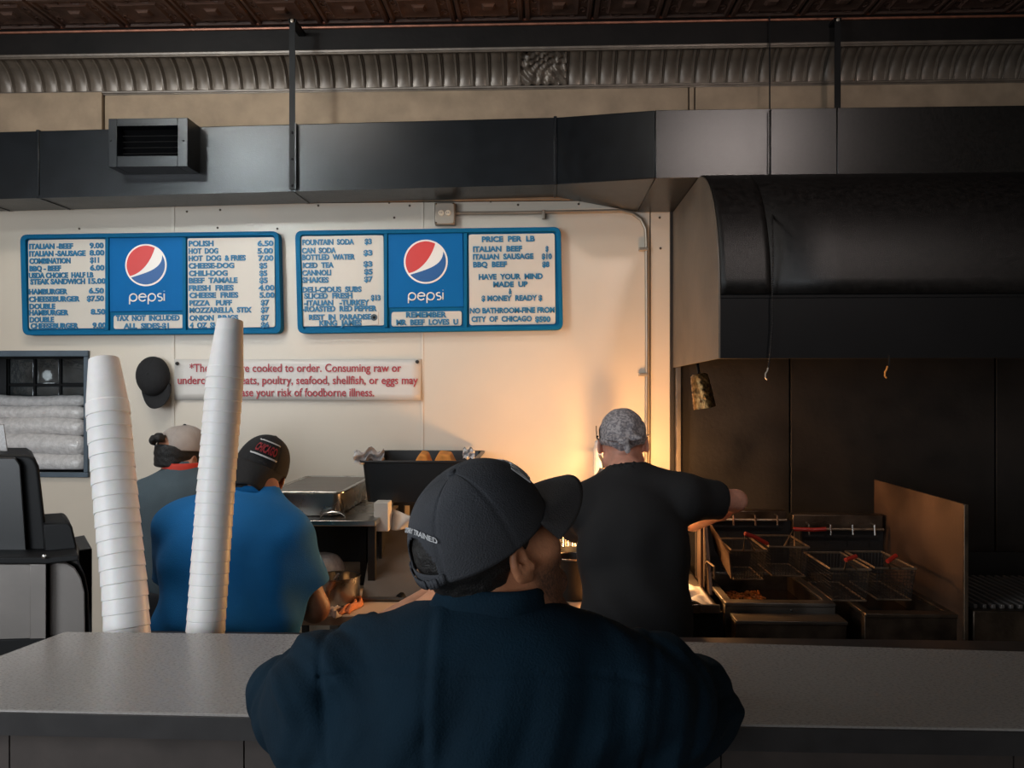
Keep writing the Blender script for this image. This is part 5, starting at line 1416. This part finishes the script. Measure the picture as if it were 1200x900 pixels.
# ---------------- worker in the blue shirt
def bfold(c0, c1, amp=0.004):
    def f(P):
        x, y, z = P[:, 0]-c0, P[:, 1]-c1, P[:, 2]
        return amp*np.sin(x*40+z*14+2*np.sin(z*13))*np.clip((1.34-z)/0.15, 0.1, 1)+amp*0.5*noise3(P, 28, 5)+amp*0.6*np.sin(z*46+x*20+1.5*np.sin(x*17))*np.clip(np.abs(x)*4, 0, 1)
    return f
bx = at(273, 650, 2.62).x
hb = at(303, 555, 2.84)
person_blue, hxb, _, _ = person(
    'person in a bright blue t-shirt and backwards black cap, leaning over the work table', (bx, 2.60, 0), (hb, -16, -6, 24), (bx+0.03, 2.76, 1.36),
    [(bx-0.180, 2.68, 1.235), (bx+0.155, 2.66, 1.190)], [(bx-0.235, 2.74, 1.00), (bx+0.235, 2.70, 0.985)], [(bx-0.12, 2.97, 0.955), (bx+0.16, 2.94, 0.945)],
    [(bx-0.10, 2.56, 0.92), (bx+0.10, 2.56, 0.92)], [(bx-0.12, 2.60, 0.50), (bx+0.12, 2.61, 0.50)], [(bx-0.12, 2.58, 0.09), (bx+0.12, 2.58, 0.09)],
    M['skin_tan'], M['tee_blue'], [((bx, 2.62, 1.12), (0.235, 0.145, 0.22), None), ((bx, 2.57, 0.95), (0.225, 0.15, 0.17), None), ((bx-0.015, 2.68, 1.265), (0.205, 0.10, 0.085), None)],
    (0.088, 0.060), (0.72, 0.72), [((0.5, 0.85, -0.1), (0, 0, -1), (0.85, -0.5, 0), 0.35), ((-0.3, 0.9, -0.1), (0, 0, -1), (-0.9, -0.3, 0), 0.35)],
    folds=bfold(bx, 2.62), shirt_name='t_shirt', neck_r=(0.058, 0.062), collar_cut=0.006, hem=0.84, nbdrop=0.015, karm=0.05)
bxf = hxb @ Matrix.Translation((0, -0.008, 0.018)) @ Matrix.Rotation(math.radians(-4), 4, 'X')
domeb, cb_ = cap(person_blue, bxf, M['fabric_black'], M['fabric_black'], r=(0.087, 0.107, 0.104), flip=-1, opening=False, tall=1.06, brim_len=0.056, brim_drop=1.25, brim_w=0.070)
# patch on the panel that faces the room
def patch(dm, xf_, th0, th1, v0, v1, m, name, par, out):
    return obj(name, G().grid(lambda u, v: xf_ @ dm(th0+(th1-th0)*u, v0+(v1-v0)*v, out), 14, 6), m, par, solid=0.001, angle=80)
patch(domeb, bxf, -0.60, 0.50, 0.50, 0.53, M['thread'], 'patch_edge', cb_, 0.004)
patch(domeb, bxf, -0.60, 0.50, 0.17, 0.20, M['thread'], 'patch_edge', cb_, 0.004)
g = G()
def pfn(x, y, o_): return bxf @ domeb(x, 0.25+y, 0.0045+0.001*o_)
text_on(g, 'CHICAGO', -0.50, 0.40, 0, 0.17, pfn, bold=0.03)
obj('lettering', g, M['stripe_red'], cb_, smooth=False)
def hairb(P):
    d = smin(ell(P, (0, -0.014, 0.03), (0.080, 0.102, 0.08)), ell(P, (0, -0.075, -0.070), (0.074, 0.072, 0.080)), 0.02)+0.002*noise3(P, 260)
    d = smax(d, P[:, 1]-0.02, 0.01); d = smax(d, P[:, 2]-0.05, 0.004); d = smax(d, -0.120-P[:, 2], 0.01)
    return smax(smax(d, -ell(P, (0.088, 0.0, -0.035), (0.045, 0.03, 0.045)), 0.006), -ell(P, (-0.088, 0.0, -0.035), (0.045, 0.03, 0.045)), 0.006)
sdf_obj('hair', hairb, (-0.12, -0.18, -0.17), (0.12, 0.10, 0.12), 0.005, M['hair'], person_blue, 1, xf=hxb)

# ---------------- worker in the grey shirt by the wall
gx_ = at(212, 600, 3.36).x
hg = at(213, 541, 3.42)
person_grey, hxg, _, _ = person(
    'person in a slate grey shirt and light grey cap standing near the wall window', (gx_, 3.32, 0), (hg, 28, -12, 0), (gx_, 3.37, 1.335),
    [(gx_-0.150, 3.36, 1.24), (gx_+0.150, 3.36, 1.24)], [(gx_-0.19, 3.42, 0.98), (gx_+0.19, 3.42, 0.98)], [(gx_-0.12, 3.62, 0.97), (gx_+0.12, 3.62, 0.97)],
    [(gx_-0.09, 3.28, 0.88), (gx_+0.09, 3.28, 0.88)], [(gx_-0.10, 3.34, 0.48), (gx_+0.10, 3.34, 0.48)], [(gx_-0.11, 3.28, 0.09), (gx_+0.11, 3.28, 0.09)],
    M['skin_tan'], M['tee_grey'], [((gx_, 3.33, 1.12), (0.175, 0.115, 0.20), None), ((gx_, 3.30, 0.95), (0.17, 0.12, 0.16), None), ((gx_, 3.36, 1.265), (0.165, 0.08, 0.07), None)],
    (0.070, 0.052), (0.75, 0.75), [((0.3, 0.9, 0), (0, 0, -1), (0.9, -0.3, 0), 0.5), ((-0.3, 0.9, 0), (0, 0, -1), (-0.9, -0.3, 0), 0.5)],
    folds=bfold(gx_, 3.33, 0.003), shirt_name='shirt', neck_r=(0.052, 0.056), hem=0.82)
gxf = hxg @ Matrix.Translation((0, -0.006, 0.045)) @ Matrix.Rotation(math.radians(6), 4, 'X')
domeg, cg_ = cap(person_grey, gxf, M['cap_grey'], M['cap_grey'], r=(0.087, 0.107, 0.098), opening=True, brim_len=0.07, brim_drop=0.3, button=M['fabric_black'])
def hairg(P):
    d = smin(ell(P, (0, -0.016, 0.034), (0.083, 0.107, 0.086)), ell(P, (0, -0.050, -0.020), (0.068, 0.060, 0.045)), 0.02)+0.002*noise3(P, 260)
    d = smax(d, P[:, 1]-0.03, 0.01); d = smax(d, P[:, 2]-0.055, 0.004); d = smax(d, -0.034-P[:, 2], 0.008)
    return smax(smax(d, -ell(P, (0.092, 0.0, -0.035), (0.04, 0.03, 0.045)), 0.006), -ell(P, (-0.092, 0.0, -0.035), (0.04, 0.03, 0.045)), 0.006)
sdf_obj('hair', hairg, (-0.12, -0.15, -0.12), (0.12, 0.10, 0.12), 0.005, M['hair'], person_grey, 1, xf=hxg)
bun = gxf @ domeg(PI+0.1, 0.24, 0.0)
bf_ = lambda P: np.minimum(ell(P, (bun.x, bun.y-0.02, bun.z+0.012), (0.024, 0.022, 0.020)), ell(P, (bun.x-0.022, bun.y-0.02, bun.z+0.002), (0.016, 0.016, 0.022)))+0.003*noise3(P, 190)
bo_ = sdf_obj('hair_bun', bf_, (bun.x-0.07, bun.y-0.07, bun.z-0.05), (bun.x+0.06, bun.y+0.04, bun.z+0.07), 0.004, M['hair'], person_grey, 0)
patch(domeg, gxf, PI-0.36, PI+0.40, 0.02, 0.10, M['blue_band'], 'hair_band', person_grey, 0.006)
# red neck strap
nv = Vector((gx_, 3.375, 1.372))
obj('neck_strap', G().grid(lambda u, v: (nv.x+math.cos(2*PI*u)*(0.064+0.010*v), nv.y+math.sin(2*PI*u)*(0.060+0.010*v), nv.z+0.012-0.030*v-0.02*max(0, math.sin(2*PI*u))), 40, 4), M['red_cloth'], person_grey, solid=0.003, angle=80, label='red band round the neck')

# ---------------- grill cook in black with a bandana
kx = at(742, 650, 2.88).x
hk = at(730, 523, 3.04)
cook, hxk, _, _ = person(
    'person in a black t-shirt and grey patterned bandana cooking at the lit grill', (kx, 2.82, 0), (hk, 4, -14, -2), (kx-0.01, 2.95, 1.385),
    [(kx-0.165, 2.93, 1.275), (kx+0.180, 2.93, 1.310)], [(kx-0.205, 3.06, 1.185), (kx+0.375, 3.03, 1.290)], [(kx-0.05, 3.27, 1.16), (kx+0.26, 3.24, 1.17)],
    [(kx-0.07, 2.82, 0.88), (kx+0.07, 2.82, 0.88)], [(kx-0.10, 2.82, 0.48), (kx+0.10, 2.82, 0.48)], [(kx-0.11, 2.76, 0.09), (kx+0.11, 2.76, 0.09)],
    M['skin_pink'], M['tee_black'], [((kx, 2.87, 1.13), (0.190, 0.115, 0.22), None), ((kx+0.005, 2.82, 0.93), (0.188, 0.12, 0.17), None), ((kx, 2.93, 1.300), (0.180, 0.085, 0.080), None)],
    (0.080, 0.048), (0.90, 0.66), [((0.3, 0.9, -0.2), (0, 0, -1), (0.9, -0.3, 0), 0.9), ((-0.4, 0.8, -0.3), (0, 0, -1), (-0.8, -0.4, 0), 0.9)],
    folds=bfold(kx, 2.87, 0.0035), shirt_name='t_shirt', neck_r=(0.054, 0.058), hem=0.80)
def band(P):
    d = ell(P, (0, -0.010, 0.040), (0.0835, 0.106, 0.094))
    d = d+0.0020*np.sin(P[:, 0]*150+P[:, 2]*110+3*np.sin(P[:, 2]*60))*np.clip((0.10-P[:, 2])/0.05, 0, 1)+0.0014*noise3(P, 120, 3)
    q = P[:, 2]-(0.008+0.25*P[:, 1]); q2 = q+0.022*np.exp(-(P[:, 0]/0.03)**2)*(P[:, 1] < 0)
    d = smax(d, -q2, 0.004)
    k_ = smin(ell(P, (0.0, -0.118, -0.004), (0.020, 0.012, 0.014)), ell(P, (0.012, -0.112, -0.026), (0.012, 0.008, 0.020)), 0.006)
    k_ = smin(k_, ell(P, (-0.026, -0.106, 0.010), (0.04, 0.012, 0.012)), 0.008); k_ = smin(k_, ell(P, (0.026, -0.106, 0.010), (0.04, 0.012, 0.012)), 0.008)
    return smin(d, k_, 0.006)
sdf_obj('bandana', band, (-0.11, -0.15, -0.08), (0.11, 0.12, 0.16), 0.0035, M['bandana'], cook, 1, xf=hxk)
# dark glasses pushed to the side of the head
gl = thing  # (kept simple: frame and arms are parts of one pair of glasses)
gp2 = obj('sunglasses', G().tube([hxk @ Vector(p) for p in ((-0.088, -0.045, 0.030), (-0.090, 0.0, 0.036), (-0.090, 0.075, 0.042), (-0.060, 0.108, 0.040), (0, 0.116, 0.038), (0.060, 0.108, 0.040), (0.090, 0.075, 0.042), (0.090, 0.0, 0.036), (0.088, -0.045, 0.030))], 0.0035, 6), M['lens'], cook)
for s in (-1, 1):
    obj('glasses_lens', G().grid(lambda u, v: hxk @ Vector((s*(0.012+0.06*u), 0.118-0.020*u*u, 0.052-0.036*v)), 8, 4), M['lens'], cook, solid=0.002)
obj('glasses_tip', G().grid(lambda u, v: hxk @ Vector((-0.090, -0.052+0.03*u, 0.066-0.045*v)), 4, 4), M['lens'], cook, solid=0.003)
